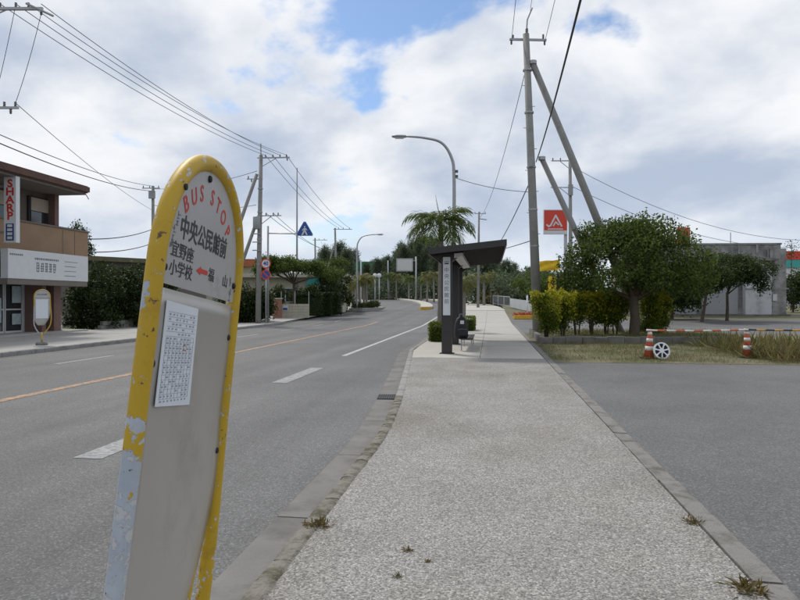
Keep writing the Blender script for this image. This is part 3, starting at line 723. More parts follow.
for px, dd, h, s in ((702, 43.5, 3.3, 61), (727, 44.5, 3.6, 62)):
    q = ground(px, dd); lab = ['dark small tree with bent trunk before the grey concrete building', 'dark round-topped small tree with straight trunk before the grey concrete building'][s - 61]
    t = thing('street_tree', lab, 'tree', q); r = random.Random(s); bl = []
    for i in range(20):
        a, u = r.uniform(0, 6.283), math.sqrt(r.random()); z = h * (.58 + .36 * r.random()) + .35; rad = (2.0 if s == 62 else 1.7) * u * math.sqrt(max(.15, 1 - ((z - h * .72) / (h * .45)) ** 2))
        k_ = r.uniform(.48, .75); bl.append((rad * math.cos(a) + (.3 if s == 62 else -.2), rad * math.sin(a), z, k_ * 1.15, k_, k_ * .8))
    if s == 62: bl += [(1.95, -.2, 2.55, .55, .5, .5), (2.2, -.1, 2.15, .45, .4, .4)]
    branch_tree(t, h * .5, .10, [(b[0] * .8, b[1] * .8, b[2]) for b in bl[::5]], s, lean=(.25, 0) if s == 61 else (0, 0))
    crown_obj('crown', bl, 1500, 12, .13, MATS['leaf_dark'], t, s, .12)
# row of hedge shrubs in a low raised bed
bed = thing('planting_bed', 'low weathered stone wall round the grassy bed under the shrubs', 'garden wall', (0, 0, 0))
bw = MB(); r = random.Random(4); x = 3.35 - 1.75
bx0, bx1, by0 = 1.62, 8.2, 23.2
x = bx0; 
while x < bx1:
    L_ = r.uniform(.38, .55); h = .22 + r.uniform(-.015, .02); y_ = by0 + (x - bx0) * .13
    MB().box(x, x + L_ - .012, y_ + r.uniform(-.012, .012), y_ + .16, -.02, h).build('wall_stone', MATS['block_wall'], bed, bevel=.015); x += L_
y = by0 + .2
while y < 29.6:
    L_ = r.uniform(.38, .55); MB().box(bx0 + r.uniform(-.012, .012), bx0 + .16, y, y + L_ - .012, -.02, .22 + r.uniform(-.015, .02)).build('wall_stone', MATS['block_wall'], bed, bevel=.015); y += L_
MB().prismy([(bx0 + .14, by0 + .15), (bx1, by0 + .12 + (bx1 - bx0) * .13), (bx1 + 1, 30.2), (bx0 + .14, 30.2)], .02, .17).build('soil', MATS['earth'], bed)
SH_LAB = ['leafy shrub nearest the utility pole at the end of the clipped hedge', 'second shrub from the utility pole, thick lime-green top', 'third shrub from the utility pole, bare stems below a yellow top', 'fourth shrub from the utility pole, thin with gaps between stems', 'fifth shrub from the utility pole, narrow lime-green top', 'sixth shrub from the utility pole, close before the big tree trunk', 'yellow-topped bushy shrub on the far side of the big tree trunk', 'dark low shrub leaning against the far side of the trunk shrub']
for i, (px, dd, wd, ht, full) in enumerate(((546, 23.6, .50, 1.42, 1), (562, 24.6, .50, 1.45, .9), (577, 25.2, .50, 1.42, .7), (592, 25.4, .50, 1.40, .65), (606, 25.6, .48, 1.42, .65), (615, 25.7, .46, 1.40, .7), (650, 25.4, .46, 1.45, 1), (660, 25.9, .42, 1.35, 1))):
    q = ground(px, dd); q.z = .16; t = thing('hedge_shrub', SH_LAB[i], 'shrub', q, 0, 'shrubs in the raised bed'); rng = np.random.default_rng(100 + i); r = random.Random(100 + i)
    bl = []
    for j in range(14):
        a = r.uniform(0, 6.283); z = ht * (r.uniform(.34, .92) if full < .8 else r.uniform(.15, .92)); bl.append((wd * .75 * math.cos(a) * r.random(), wd * .75 * math.sin(a) * r.random(), z, .21, .21, .17))
    P = blob_points(bl, int(460 * (.6 + .5 * full)), 9, rng, .06)
    link('foliage', quads_mesh('foliage', leaf_quads(P, .075, rng, .55, .4), MATS['leaf_hedge']), t)
    T = rng.random((1300, 3)); P2 = np.stack([(T[:, 0] - .5) * wd * 2.0, (T[:, 1] - .5) * wd * 1.6, ht * (1.05 - .62 * T[:, 2] ** 2.2) - .12 * np.abs(T[:, 0] - .5)], 1)
    P2[:, 2] += .07 * np.sin(P2[:, 0] * 11 + i * 1.7) + .04 * np.sin(P2[:, 1] * 17 + i)
    link('lime_tips', quads_mesh('lime_tips', leaf_quads(P2, .08, rng, .5, .1, D=np.tile([0, 0, 1.0], (1300, 1)), jitter=.8), MATS['leaf_lime']), t)
    for j in range(4):
        a = r.uniform(0, 6.283); MB().tube([(.06 * math.cos(a), .06 * math.sin(a), -.05), (.12 * math.cos(a), .12 * math.sin(a), ht * .4), (.24 * math.cos(a), .24 * math.sin(a), ht * .8)], [.028, .02, .01], 6).build('stem', MATS['bark'], t, True)
# grass
def grass(name, label, x0, x1, y0, y1, n, h, m, seed, z=0.0, keep=None, cat='grass'):
    rng = np.random.default_rng(seed); P = np.stack([rng.uniform(x0, x1, n), rng.uniform(y0, y1, n), np.full(n, z)], 1)
    cl = np.sin(P[:, 0] * 2.1 + 1.3 * np.sin(P[:, 1] * 1.7)) + np.sin(P[:, 1] * 2.9 + P[:, 0] * .8); P = P[(cl + rng.normal(size=n) * .8) > -.7]
    if keep is not None: P = P[keep(P)]
    D = np.tile([0, 0, 1.0], (len(P), 1)); hh = h * (.6 + .8 * rng.random(len(P)))
    q = leaf_quads(P, 1.0, rng, .06, 0, .55, D); q = P[:, None, :] + (q - P[:, None, :]) * hh[:, None, None]; q[:, :, 2] = np.maximum(q[:, :, 2], z - .01)
    o = link(name, quads_mesh(name, q, MATS[m])); o['kind'] = 'stuff'; o['label'] = label; o['category'] = cat; return o
grass('verge_grass', 'thin dry olive grass on the strip before the stone bed', 1.46, 9.5, 16.33, 23.3, 34000, .09, 'grass_olive', 1, 0.0)
grass('bed_grass', 'short grass on the raised bed under the shrubs', 1.85, 8.4, 23.9, 29.5, 14000, .13, 'grass_olive', 2, .16)
grass('tall_dry_grass', 'tall straw-coloured grass behind the red and white barrier', 6.4, 24, 16.6, 21.5, 30000, .36, 'grass_dry', 3, 0.0, lambda P: (P[:, 1] > 16.75 + .35 * np.sin(P[:, 0] * 1.9) ** 2))
grass('tall_green_weeds', 'olive weeds mixed in the straw grass behind the barrier', 6.2, 24, 17.0, 23, 15000, .40, 'grass_olive', 4, 0.0)
for i, (px, py, s, lab) in enumerate(((318, 526, .10, 'brown weed tuft sprouting between the mossy kerb stones'), (408, 551, .045, 'small dry weed tuft by itself on the speckled sidewalk'), (398, 577, .035, 'tiny dry weed on the speckled sidewalk near the kerb'), (693, 523, .07, 'weed tuft in the joint of the car park edging'), (748, 590, .11, 'greenish brown weed clump on the car park edging'), (428, 562, .03, 'tiniest dry sprig on the speckled sidewalk'))):
    dd = CH * F / (py - 300); q = ground(px, dd); rng = np.random.default_rng(i + 70); n = int(90 + 900 * s)
    P = np.stack([rng.normal(size=n) * s * .35, rng.normal(size=n) * s * .35, np.zeros(n)], 1)
    D = np.tile([0, 0, .5], (n, 1)) + P * 12
    o = link('weed_tuft', quads_mesh('weed_tuft', leaf_quads(P, s * .42, rng, .16, .3, .9, D), MATS['weed']), None, (q.x, q.y, .004)); tag(o, lab, 'weed', 'weeds in the paving')

# ------------------------------------------------------------------ cones, barrier bars, wheel cover
def cone(px, dd, label, tilt):
    q = ground(px, dd); t = thing('traffic_cone', label, 'traffic cone', q, 0, 'cones holding the barrier bars'); t.rotation_euler = (tilt * .4, tilt, .2)
    MB().box(-.17, .17, -.17, .17, -.01, .03).build('base', MATS['rubber'], t, bevel=.01)
    prof = lambda z: .125 - (z - .03) / .67 * .085
    b = MB().lathe([(0, .03), (prof(.03), .03), (prof(.7), .70), (.028, .715), (0, .715)], 18).build('body', MATS['cone_orange'], t, True)
    for z0, z1 in ((.20, .30), (.41, .49), (.58, .645)):
        MB().lathe([(prof(z0) + .001, z0), (prof(z0) + .004, z0), (prof(z1) + .004, z1), (prof(z1) + .001, z1)], 18).build('white_band', MATS['cone_white'], b, True)
    return q
c1 = cone(649, 17.0, 'orange and white cone with the wheel cover leaning beside it', .03)
c2 = cone(748, 17.3, 'orange and white cone where the striped bars meet', -.04)
c3 = c2 + (c2 - c1) * 1.02
def barbar(a, b, mats, label, z=.685):
    v = b - a; L_ = v.length; t = thing('barrier_bar', label, 'barrier', a + Vector((0, 0, z)), math.atan2(v.y, v.x), 'striped bars between cones')
    n = 11
    for i in range(n):
        s0, s1 = L_ * i / n - .02, L_ * (i + 1) / n - .02
        MB().tube([(s0, -.0, -.02 * math.sin(math.pi * i / n)), (s1, -.0, -.02 * math.sin(math.pi * (i + 1) / n))], .021 if i % 2 else .0212, 10).build('stripe', MATS[mats[i % 2]], t, True)
    for s in (0.0, L_ - .04):
        MB().lathe([(.05, -.02), (.062, -.02), (.062, .025), (.05, .025)], 16, (s, 0)).build('ring_end', MATS[mats[0]], t, True)
barbar(c1, c2, ('cone_white', 'cone_orange'), 'red and white striped bar laid between the two cones')
barbar(c2, c3, ('bar_black', 'bar_yellow'), 'yellow and black striped bar running on from the second cone')
def wheel_cover():
    q = ground(661.5, 16.75); t = thing('wheel_cover', 'silver spoked wheel cover leaning against the cone on the dry grass', 'wheel cover', (q.x, q.y, .205), A)
    t.rotation_euler = (math.radians(-12), 0, A + .12)
    n = 40; mb = MB(); Rr = .2
    def ring(r0, r1, y0, y1, m_, nm, par):
        mb = MB()
        for j in range(n):
            a, b = 2 * math.pi * j / n, 2 * math.pi * (j + 1) / n
            P = lambda r_, q_, y_: (r_ * math.cos(q_), y_, r_ * math.sin(q_))
            mb.face([P(r0, a, y0), P(r0, b, y0), P(r1, b, y0), P(r1, a, y0)][::-1]); mb.face([P(r1, a, y0), P(r1, b, y0), P(r1, b, y1), P(r1, a, y1)][::-1])
            mb.face([P(r0, a, y0), P(r0, a, y1), P(r0, b, y1), P(r0, b, y0)][::-1]); mb.face([P(r0, a, y1), P(r1, a, y1), P(r1, b, y1), P(r0, b, y1)][::-1])
        return mb.build(nm, MATS[m_], par)
    ring(.172, .205, -.022, .02, 'wheel_silver', 'rim', t); ring(.001, .170, .012, .02, 'rubber', 'backing', t); ring(.001, .052, -.03, .011, 'wheel_silver', 'hub', t)
    for j in range(7):
        a = 2 * math.pi * j / 7 + .2; c, s = math.cos(a), math.sin(a); mb = MB()
        for (r0, wd, y_) in ((.05, .019, -.028), (.115, .014, -.02), (.176, .026, -.021)):
            for sg in (-1, 1): mb.v += [(r0 * c - sg * wd * s, y_, r0 * s + sg * wd * c), (r0 * c - sg * wd * s, .010, r0 * s + sg * wd * c)]
        for k_ in range(2):
            o = k_ * 4; mb.f += [(o, o + 2, o + 6, o + 4), (o, o + 4, o + 5, o + 1), (o + 2, o + 3, o + 7, o + 6)]
        mb.build('spoke', MATS['wheel_silver'], t)
wheel_cover()

# ------------------------------------------------------------------ utility poles, struts, cables
def pole(label, base, top, r0=.17, r1=.10, name='utility_pole', m='pole_concrete', group='utility poles'):
    base, top = Vector(base), Vector(top); t = thing(name, label, 'utility pole', base, 0, group); v = top - base
    MB().tube([(0, 0, -.2), v * .5, v], [r0, (r0 + r1) / 2, r1], 14).build('shaft', MATS[m], t, True)
    return t, v
def insul(p, parent, down=False, s=1.0):
    o = MB().lathe([(0, 0), (.035 * s, 0), (.045 * s, .03 * s), (.025 * s, .05 * s), (.05 * s, .08 * s), (.025 * s, .10 * s), (.045 * s, .13 * s), (.02 * s, .16 * s), (0, .17 * s)], 8).build('insulator', MATS['insulator'], parent, True)
    o.location = p
    if down: o.rotation_euler = (math.pi, 0, 0)
    return o
def crossarm(t, c, L0, L1, ang, ins=(), down=(), h=.05, brace=True):
    """arm along direction ang through local point c, from L0 to L1"""
    d = Vector((math.cos(ang), math.sin(ang), 0)); c = Vector(c); n = Vector((-d.y, d.x, 0)) * .12
    a = MB().tube([c + n + d * L0, c + n + d * L1], h, 4).build('crossarm', MATS['steel_galv'], t)
    for s in ins: insul(c + n + d * s + Vector((0, 0, h * .7)), a)
    for s in down: insul(c + n + d * s - Vector((0, 0, h * .7)), a, True)
    if brace:
        e = d * (L1 * .55 if abs(L1) > abs(L0) else L0 * .55)
        MB().tube([c + n * .8 - Vector((0, 0, .55)), c + n + e], .022, 6).build('arm_brace', MATS['steel_galv'], a)
    return lambda s: t.location + c + n + d * s + Vector((0, 0, .15))
def wire(a, b, sag, r, label, m='wire_black', group='overhead cables', n=18):
    a, b = Vector(a), Vector(b)
    pts = [a.lerp(b, i / n) - Vector((0, 0, sag * 4 * (i / n) * (1 - i / n))) for i in range(n + 1)]
    return tag(MB().tube(pts, r, 5).build('overhead_cable', MATS[m], None, True), label, 'cable', group)
# right: tall pole with two leaning struts
DP = 27.0; pb = ground(538, DP); pt = pix(526, 34, DP)
PR, v = pole('tall grey utility pole with two leaning struts beside the shrubs', pb, pt, .19, .12)
aR = crossarm(PR, v * .985, -.62, .82, A + .05, (), (-.55, .75), .055, False)
MB().tube([v * .99, v * 1.0 + Vector((.05, 0, .55)), v + Vector((.22, 0, .95)), v + Vector((.24, 0, 1.0))], .03, 6).build('bracket', MATS['steel_galv'], PR)
insul(v + Vector((.03, 0, .0)), PR, s=1.4); insul(v * .985 + Vector((-.5, .1, .05)), PR); insul(v * .985 + Vector((.66, .2, .05)), PR)
for z in (.30, .42, .56, .74, .88): MB().lathe([(.165, -.03), (.18, -.03), (.18, .03), (.165, .03)], 14, (0, 0)).build('pole_band', MATS['steel_galv'], PR).location = v * z
for i in range(9):
    z = .34 + .07 * i; MB().tube([v * z, v * z + Vector((.24 * (-1) ** i, -.02, 0))], .012, 5).build('step_bolt', MATS['steel_grey'], PR)
MB().box(-.10, .10, -.24, -.12, -.18, .18).build('junction_box', MATS['steel_grey'], PR).location = v * .575
s1 = pix(533, 64, DP); e1 = ground(640, DP + 1.0); e1 = e1 + Vector((.25, 0, -.1))
st, vv = pole('long round strut leaning from the treetop to the tall pole head', e1, s1 + (s1 - e1).normalized() * .1, .17, .12, 'pole_strut', group='struts of the tall pole')
MB().lathe([(.0, -.05), (.16, -.05), (.16, .08), (0, .08)], 12).build('strut_cap', MATS['steel_galv'], st).location = vv * .995
s2 = pix(541, 157, DP); e2 = ground(625, DP + .5)
st2, vv = pole('shorter round strut leaning from the shrubs to the middle of the tall pole', e2, s2, .14, .10, 'pole_strut', group='struts of the tall pole')
MB().lathe([(.0, -.05), (.14, -.05), (.14, .08), (0, .08)], 12).build('strut_cap', MATS['steel_galv'], st2).location = vv * .99
# pole behind it
pb = ground(571, 46); P570, v = pole('thinner utility pole with two crossarms behind the tall strutted pole', pb, pix(570, 158, 46), .15, .10)
crossarm(P570, v * .985, -1.2, .35, A, (-1.1, -.6, .25), (), .045); crossarm(P570, v * .82, -1.25, .3, A, (-1.15, -.9), (), .04); MB().box(-.15, .15, -.3, -.1, -.35, .35).build('transformer', MATS['steel_grey'], P570).location = v * .80
# pole by the far palms
pb = ground(478, 72); P480, v = pole('slim pale utility pole with a short crossarm beyond the shelter', pb, pix(479, 212, 72), .15, .09)
crossarm(P480, v * .985, -.45, .75, A, (-.4, .1, .65), (), .05); MB().tube([v * .93 + Vector((0, 0, 0)), v * .93 + Vector((.8, 0, -.12))], .05, 6).build('arm', MATS['steel_galv'], P480)
# left row
dd = depth_at_x(258, -14.0); pb = ground(258, dd); pt = pix(261, 155, dd)
P1, v = pole('utility pole with loaded crossarm and stacked struts behind the speed limit sign', pb, pt, .17, .11)
a1 = crossarm(P1, v * .985, -.25, 1.75, A * .3, (.25, .7, 1.15, 1.55), (1.6,)); a1b = crossarm(P1, v * .64, -.2, 1.3, A * .3, (.35, .8, 1.1), (), .04)
MB().tube([v, v + Vector((-.02, 0, .7))], .04, 8).build('peak_post', MATS['steel_galv'], P1)
crossarm(P1, v * .86, -.9, .1, A * .3, (-.8, -.4), (-.6,), .04, False)
for z in (.35, .5, .66, .8): MB().lathe([(.15, -.03), (.165, -.03), (.165, .03), (.15, .03)], 12).build('pole_band', MATS['steel_galv'], P1).location = v * z
so1 = pix(257, 174, dd); eo = ground(205, dd + .3)
pole('long strut leaning onto the top of the pole with loaded crossarm', eo, so1, .13, .10, 'pole_strut', group='struts of the street-side pole'); 
so2 = pix(255, 226, dd); eo2 = ground(221, dd + .4)
pole('short strut leaning onto the middle of the pole with loaded crossarm', eo2, so2, .12, .10, 'pole_strut', group='struts of the street-side pole')
# pole out of frame at the left whose arms reach in
d0 = 22.0; p0 = ground(-30, d0); P0, v0 = pole('roadside pole by the shop whose crossarm hangs over the street', p0, pix(-34, 2, d0), .18, .12)
a0 = crossarm(P0, v0 * .985, -.4, 2.35, A + .0, (1.0, 1.5, 1.9), (2.3,), .06); a0b = crossarm(P0, v0 * .695, -.3, 1.55, A, (1.1, 1.45), (1.3,), .05)
MB().tube([v0 * .985 + Vector((1.9, .2, .1)), v0 * .985 + Vector((2.75, .3, -.3))], .035, 6).build('drop_bracket', MATS['steel_galv'], P0)
wire(a0(2.3) - Vector((0, 0, .3)), a0b(1.45), .15, .010, 'thin jumper cable hanging between the two crossarms by the shop', 'wire_grey'); wire(a0(1.5), a0b(1.1) + Vector((-.4, 0, -.1)), .12, .010, 'second jumper cable hanging between the two crossarms by the shop', 'wire_grey')
wire(a0(1.9), a1(1.55), .5, .012, 'slack extra cable from the shop pole to the outer end of the loaded crossarm', 'wire_grey')
MB().lathe([(0, -.4), (.2, -.4), (.22, -.36), (.22, .3), (.18, .36), (0, .38)], 14).build('transformer', MATS['steel_grey'], P1, True).location = Vector((.02, -.32, 6.1))
for z in (4.4, 4.9, 5.4): MB().box(-.28, .28, -.22, -.16, z, z + .06).build('cable_bracket', MATS['steel_galv'], P1)
# pole behind the thicket, far pole row
pb = ground(153, 55); P152, v = pole('distant utility pole top showing above the dark thicket beside the shop', pb, pix(153, 186, 55), .16, .11)
crossarm(P152, v * .985, -.9, .5, A, (-.8, -.3, .4), (), .05, False); MB().box(-.25, .25, -.25, -.1, -.3, .3).build('transformer', MATS['steel_grey'], P152).location = v * .93
pb = ground(337, 78); P2, v = pole('far pole with thin wire stays beyond the umbrella-shaped tree', pb, pix(335, 228, 78), .16, .10)
a2 = crossarm(P2, v * .985, -.2, 1.9, A, (.4, .9, 1.6), (), .05, False)
for q, lab in ((316, 'long pale stay running down from the far pole'), (326, 'shorter pale stay running down beside the far pole')):
    tag(MB().tube([ground(q, 78), P2.location + v * (.82 if q == 316 else .55)], .07, 6).build('pole_stay', MATS['pole_concrete'], None, True), lab, 'stay')
pb = ground(316, 92); P3, v = pole('farthest small pole with a crossarm above the beige house', pb, pix(315, 238, 92), .15, .10); crossarm(P3, v * .97, -.3, 1.6, A, (.5, 1.2), (), .05, False)
pb = ground(297, 60); pole('tall thin bare mast rising behind the umbrella-shaped tree', pb, pix(297, 168, 60), .10, .05, 'mast', 'steel_grey')
for i, (s0, s1_, lab) in enumerate(((1.0, .25, 'topmost thin cable from the shop pole to the crossarm over the speed limit sign'), (1.5, .7, 'middle thin cable from the shop pole to the crossarm over the speed limit sign'), (2.3, 1.15, 'lowest thin cable from the shop pole to the crossarm over the speed limit sign'))):
    wire(a0(s0), a1(s1_), .42, .013, lab, 'wire_grey')
for i, s in enumerate((.25, .7, 1.55)): wire(a1(s), a2((.4, .9, 1.6)[i]), .5, .016, 'thin cable between the loaded crossarm and the far stayed pole', 'wire_grey')
for i, s in enumerate((.35, .8)): wire(a1b(s), P2.location + Vector((.2 * i, 0, 6.2 - .3 * i)), .6, .016, 'lower slack cable between the street-side pole and the far stayed pole', 'wire_black')
w0 = pix(-40, 117, 22); w1 = pix(-40, 126, 22)
wire(w0, pix(152, 186, 55), .35, .017, 'upper heavy cable crossing above the shop roof', 'wire_black'); wire(w1, pix(152, 191, 55), .4, .022, 'lower heavy cable crossing above the shop roof', 'wire_black')
wire(a0b(1.45), pix(152, 210, 55), .25, .012, 'thin diagonal cable dropping behind the shop eave', 'wire_grey')
for (ya, yb, lab) in ((239, 229, 'upper black service cable from the shop side wall to the distant pole'), (252, 243, 'lower black service cable from the shop side wall to the distant pole')):
    wire(pix(86, ya, 36), pix(153, yb, 55), .22, .03, lab)
wire(pix(153, 189, 55), pix(257, 171, 42.7), .3, .018, 'cable joining the distant pole and the street-side pole', 'wire_grey')
wire(pix(153, 205, 55), pix(256, 205, 42.7), .35, .018, 'lower cable joining the distant pole and the street-side pole', 'wire_grey')
for s, lab in ((-.55, 'thin cable from the left end of the tall pole crossarm towards the viewer'), (.75, 'thin cable from the right end of the tall pole crossarm towards the viewer')):
    e = aR(s) - Vector((0, 0, .25)); wire(e, Vector((e.x + .15, -8, e.z + .6)), .45, .010, lab, 'wire_grey')
e = pix(525, 34, DP) + Vector((.2, 0, .9)); wire(e, Vector((e.x, -8, e.z + .8)), .4, .009, 'thin cable from the bracket on top of the tall pole', 'wire_grey')
e = pix(536, 162, DP); wire(e, pix(590, -38, 9.0), .18, .020, 'thick black cable climbing steeply from the middle of the tall pole', 'wire_black')
wire(pix(535, 170, DP), pix(480, 262, 71), .9, .022, 'slack black cable from the tall pole to the slim pale pole', 'wire_black')
wire(pix(533, 240, DP), pix(480, 252, 71), .15, .020, 'low black cable between the tall pole and the slim pale pole', 'wire_black')
wire(pix(456, 178, 28.2), pix(532, 192, DP), .12, .012, 'thin cable from the street lamp to the tall pole', 'wire_grey')
wire(pix(528, 60, DP), pix(481, 216, 71), 1.0, .014, 'upper thin cable from the tall pole to the slim pale pole', 'wire_grey')
for i, (yy, lab) in enumerate(((166, 'upper thin cable running from the two-armed pole above the concrete building'), (186, 'lower thin cable running from the two-armed pole above the concrete building'))):
    wire(pix(571, yy, 46), pix(860, 236 + 4 * i, 62), 2.0, .017, lab, 'wire_grey')

# ------------------------------------------------------------------ street lamps, traffic signs
def street_lamp(label, base, h, arm, rz):
    t = thing('street_lamp', label, 'street lamp', base, rz, 'curved-arm street lamps')
    path = bezier_pts([(0, 0, 0), (0, 0, h * .5), (0, 0, h * .80), (-.10, 0, h * .90), (-.50, 0, h * .975), (-1.2, 0, h * 1.0), (-arm, 0, h * 1.008)], 6)
    n = len(path); MB().tube(path, [.085 - .05 * i / n for i in range(n)], 12).build('post', MATS['steel_galv'], t, True)
    mb = MB(); secs = [(-.05, .035, .03), (0, .06, .05), (.15, .11, .06), (.36, .12, .06), (.50, .08, .045), (.56, .02, .02)]; m_ = 12
    for x, ry, rz_ in secs:
        for j in range(m_): q = 2 * math.pi * j / m_; mb.v.append((-arm - x, ry * math.cos(q), h * 1.008 + rz_ * math.sin(q) - (.01 if math.sin(q) < 0 else 0)))
    for a in range(len(secs) - 1):
        for j in range(m_): mb.f.append((a * m_ + j, a * m_ + (j + 1) % m_, (a + 1) * m_ + (j + 1) % m_, (a + 1) * m_ + j))
    mb.f += [tuple(range(m_)), tuple((len(secs) - 1) * m_ + j for j in reversed(range(m_)))]
    hd = mb.build('lamp_head', MATS['steel_grey'], t, True)
    MB().box(-arm - .42, -arm - .08, -.08, .08, h * 1.008 - .085, h * 1.008 - .058).build('lens', MATS['lamp_cover'], hd)
    MB().lathe([(.0, 0), (.16, 0), (.16, .03), (.10, .05), (0, .05)], 14).build('foot', MATS['steel_galv'], t)
    MB().box(-.09, .09, -.11, -.075, .5, .85).build('hatch', MATS['steel_grey'], t)
    return t
lp = ground(454, 28.2); street_lamp('grey street lamp arching over the road just behind the shelter palm', lp, 7.95, 1.95, A)
for z in (6.55, 6.35): MB().box(.05, .16, -.05, .05, z, z + .1).build('cable_clamp', MATS['insulator'], bpy.data.objects['street_lamp'])
lp2 = ground(357, 65.0); street_lamp('far street lamp arching right over the bend beside planted island', lp2, 7.0, 1.9, A + math.pi)
def disc(name, r, y, m, parent, z, n=28, th=.006):
    return MB().prism([(r * math.cos(2 * math.pi * j / n), z + r * math.sin(2 * math.pi * j / n)) for j in range(n)], y, y + th).build(name, m, parent)
dd = depth_at_x(266, -13.45); q = ground(266, dd)
rs = thing('traffic_sign', 'speed limit and no parking discs on one thin grey post', 'traffic sign', q, A)
MB().tube([(0, 0, 0), (0, 0, 3.9)], .045, 10).build('post', MATS['steel_galv'], rs, True)
for nm, z, red, inner in (('speed_limit_disc', 3.62, .30, 'sign_white'), ('no_parking_disc', 2.95, .30, 'sign_blue')):
    o = disc(nm, red, -.07, MATS['sign_red'], rs, z); disc('disc_face', red * .78, -.0735, MATS[inner], o, z, th=.003)
    if inner == 'sign_white': put_text('disc_number', MATS['sign_blue'], o, '40', .34, 0, z, -.0745, bold=.012, sx=.9)
    else: MB().prism([(-.21, z + .15), (-.15, z + .21), (.21, z - .15), (.15, z - .21)][::-1], -.077, -.0745).build('disc_bar', MATS['sign_red'], o)
# overhanging crossing sign
dd = depth_at_x(267, -13.7) ; q = ground(268, dd)
cs = thing('crossing_sign', 'blue triangular pedestrian crossing sign hung out on a long arm', 'traffic sign', q, A)
MB().tube([(0, 0, 0), (0, 0, 6.0)], .06, 10).build('post', MATS['steel_galv'], cs, True)
MB().tube([(-.0, 0, 5.55), (2.05, 0, 5.52)], .035, 8).build('arm', MATS['steel_galv'], cs, True)
tri = lambda s, cx_, cz: [(cx_ - s * .52, cz - s * .42), (cx_ + s * .52, cz - s * .42), (cx_ + s * .54, cz - s * .30), (cx_ + s * .07, cz + s * .52), (cx_ - s * .07, cz + s * .52), (cx_ - s * .54, cz - s * .30)]
pn = MB().prism(tri(.95, 2.28, 5.78), -.055, -.04).build('panel', MATS['sign_white'], cs); pb_ = MB().prism(tri(.89, 2.28, 5.78), -.0585, -.0555).build('blue_face', MATS['sign_blue'], pn)
def walker(cx_, cz, s):
    mb = MB(); y0, y1 = -.0625, -.059
    mb.prism([(cx_ + .055 * s * math.cos(6.283 * j / 12), cz + .30 * s + .055 * s * math.sin(6.283 * j / 12)) for j in range(12)], y0, y1)
    mb.prism([(cx_ - .07 * s, cz - .02 * s), (cx_ + .06 * s, cz - .02 * s), (cx_ + .07 * s, cz + .22 * s), (cx_ - .05 * s, cz + .22 * s)], y0, y1)
    for a, b, wd in (((-.03, .0), (-.20, -.32), .055), ((.02, .0), (.17, -.32), .055), ((-.03, .19), (-.19, .02), .035), ((.04, .19), (.18, .05), .035)):
        n = Vector((-(b[1] - a[1]), b[0] - a[0])).normalized() * wd * s
        mb.prism([(cx_ + a[0] * s + n.x, cz + a[1] * s + n.y), (cx_ + b[0] * s + n.x, cz + b[1] * s + n.y), (cx_ + b[0] * s - n.x, cz + b[1] * s - n.y), (cx_ + a[0] * s - n.x, cz + a[1] * s - n.y)], y0 - .0005, y1)
    return mb
walker(2.28, 5.70, .82).build('walking_figure', MATS['sign_white'], pn)
# far direction board on a mast over the bend
q = ground(416, 105); ds = thing('direction_sign', 'pale grey direction board on a post before the far tall trees', 'traffic sign', q, A)
MB().tube([(0, 0, 0), (0, 0, 6.6)], .13, 10).build('post', MATS['steel_galv'], ds, True); MB().tube([(0, 0, 6.0), (-2.9, 0, 6.0)], .07, 8).build('arm', MATS['steel_galv'], ds, True)
b_ = MB().box(-2.95, -.45, -.16, -.10, 4.4, 6.35).build('board', MATS['steel_galv'], ds); MB().box(-2.78, -.62, -.175, -.163, 4.58, 6.17).build('board_face', MATS['lamp_cover'], b_)
for i, (px, lab) in enumerate(((375.5, 'white globe lamp post beside the far hedge, left of its pair'), (377.5, 'white globe lamp post beside the far hedge, right of its pair'))):
    q = ground(px - (.4 if i == 0 else -1.8), 112); t = thing('globe_lamp', lab, 'lamp post', q, 0, 'globe lamps at the bend'); MB().tube([(0, 0, 0), (0, 0, 3.6)], .09, 8).build('post', MATS['fence_pale'], t, True)
    MB().lathe([(0, 3.5), (.25, 3.6), (.36, 3.85), (.30, 4.15), (0, 4.25)], 12).build('globe', MATS['sign_white'], t, True)
for px, dd, h in ((361, 95, 5.6), (388, 118, 6.5), (336, 88, 4.6)):
    q = ground(px, dd); o = MB().tube([(0, 0, 0), (0, 0, h)], .09, 8).build('lighting_post', MATS['fence_pale'], None, True); o.location = q
    tag(o, {361: 'pale post among the island palms', 388: 'tall pale post before the far tall trees', 336: 'pale post beside the stayed pole at the side street'}[px], 'post')

# ------------------------------------------------------------------ palms and far trees
def frond(rng, L_, droop, az_, el_, leaflets, lw):
    """arching midrib with leaflets both sides -> list of quads"""
    d = np.array([math.cos(az_), math.sin(az_), 0]); s = np.array([-math.sin(az_), math.cos(az_), 0]); pts = []
    p = np.zeros(3); e = el_
    n = 14
    for i in range(n + 1):
        pts.append(p.copy()); e -= droop / n * (1 + i / n); p = p + (d * math.cos(e) + np.array([0, 0, 1]) * math.sin(e)) * L_ / n
    pts = np.array(pts); Q = []
    for i in range(n):
        a, b = pts[i], pts[i + 1]; wq = .022 * (1 - i / n) + .005
        Q.append([a - s * wq, a + s * wq, b + s * wq, b - s * wq])
    for j in range(leaflets):
        t = .12 + .88 * (j + rng.random()) / leaflets; i = min(n - 1, int(t * n)); a = pts[i] + (pts[i + 1] - pts[i]) * (t * n - i); tg = pts[i + 1] - pts[i]; tg /= np.linalg.norm(tg)
        ll = L_ * .34 * math.sin(math.pi * min(1, .25 + t * .78)) * rng.uniform(.8, 1.15)
        for sg in (-1, 1):
            dr = s * sg + tg * .8 + np.array([0, 0, rng.uniform(-.75, .1)]); dr /= np.linalg.norm(dr); mid = a + dr * ll * .55; tip = a + dr * ll + np.array([0, 0, -.18 * ll]); wv = tg * lw
            Q.append([a, mid + wv, tip, mid - wv])
    return Q
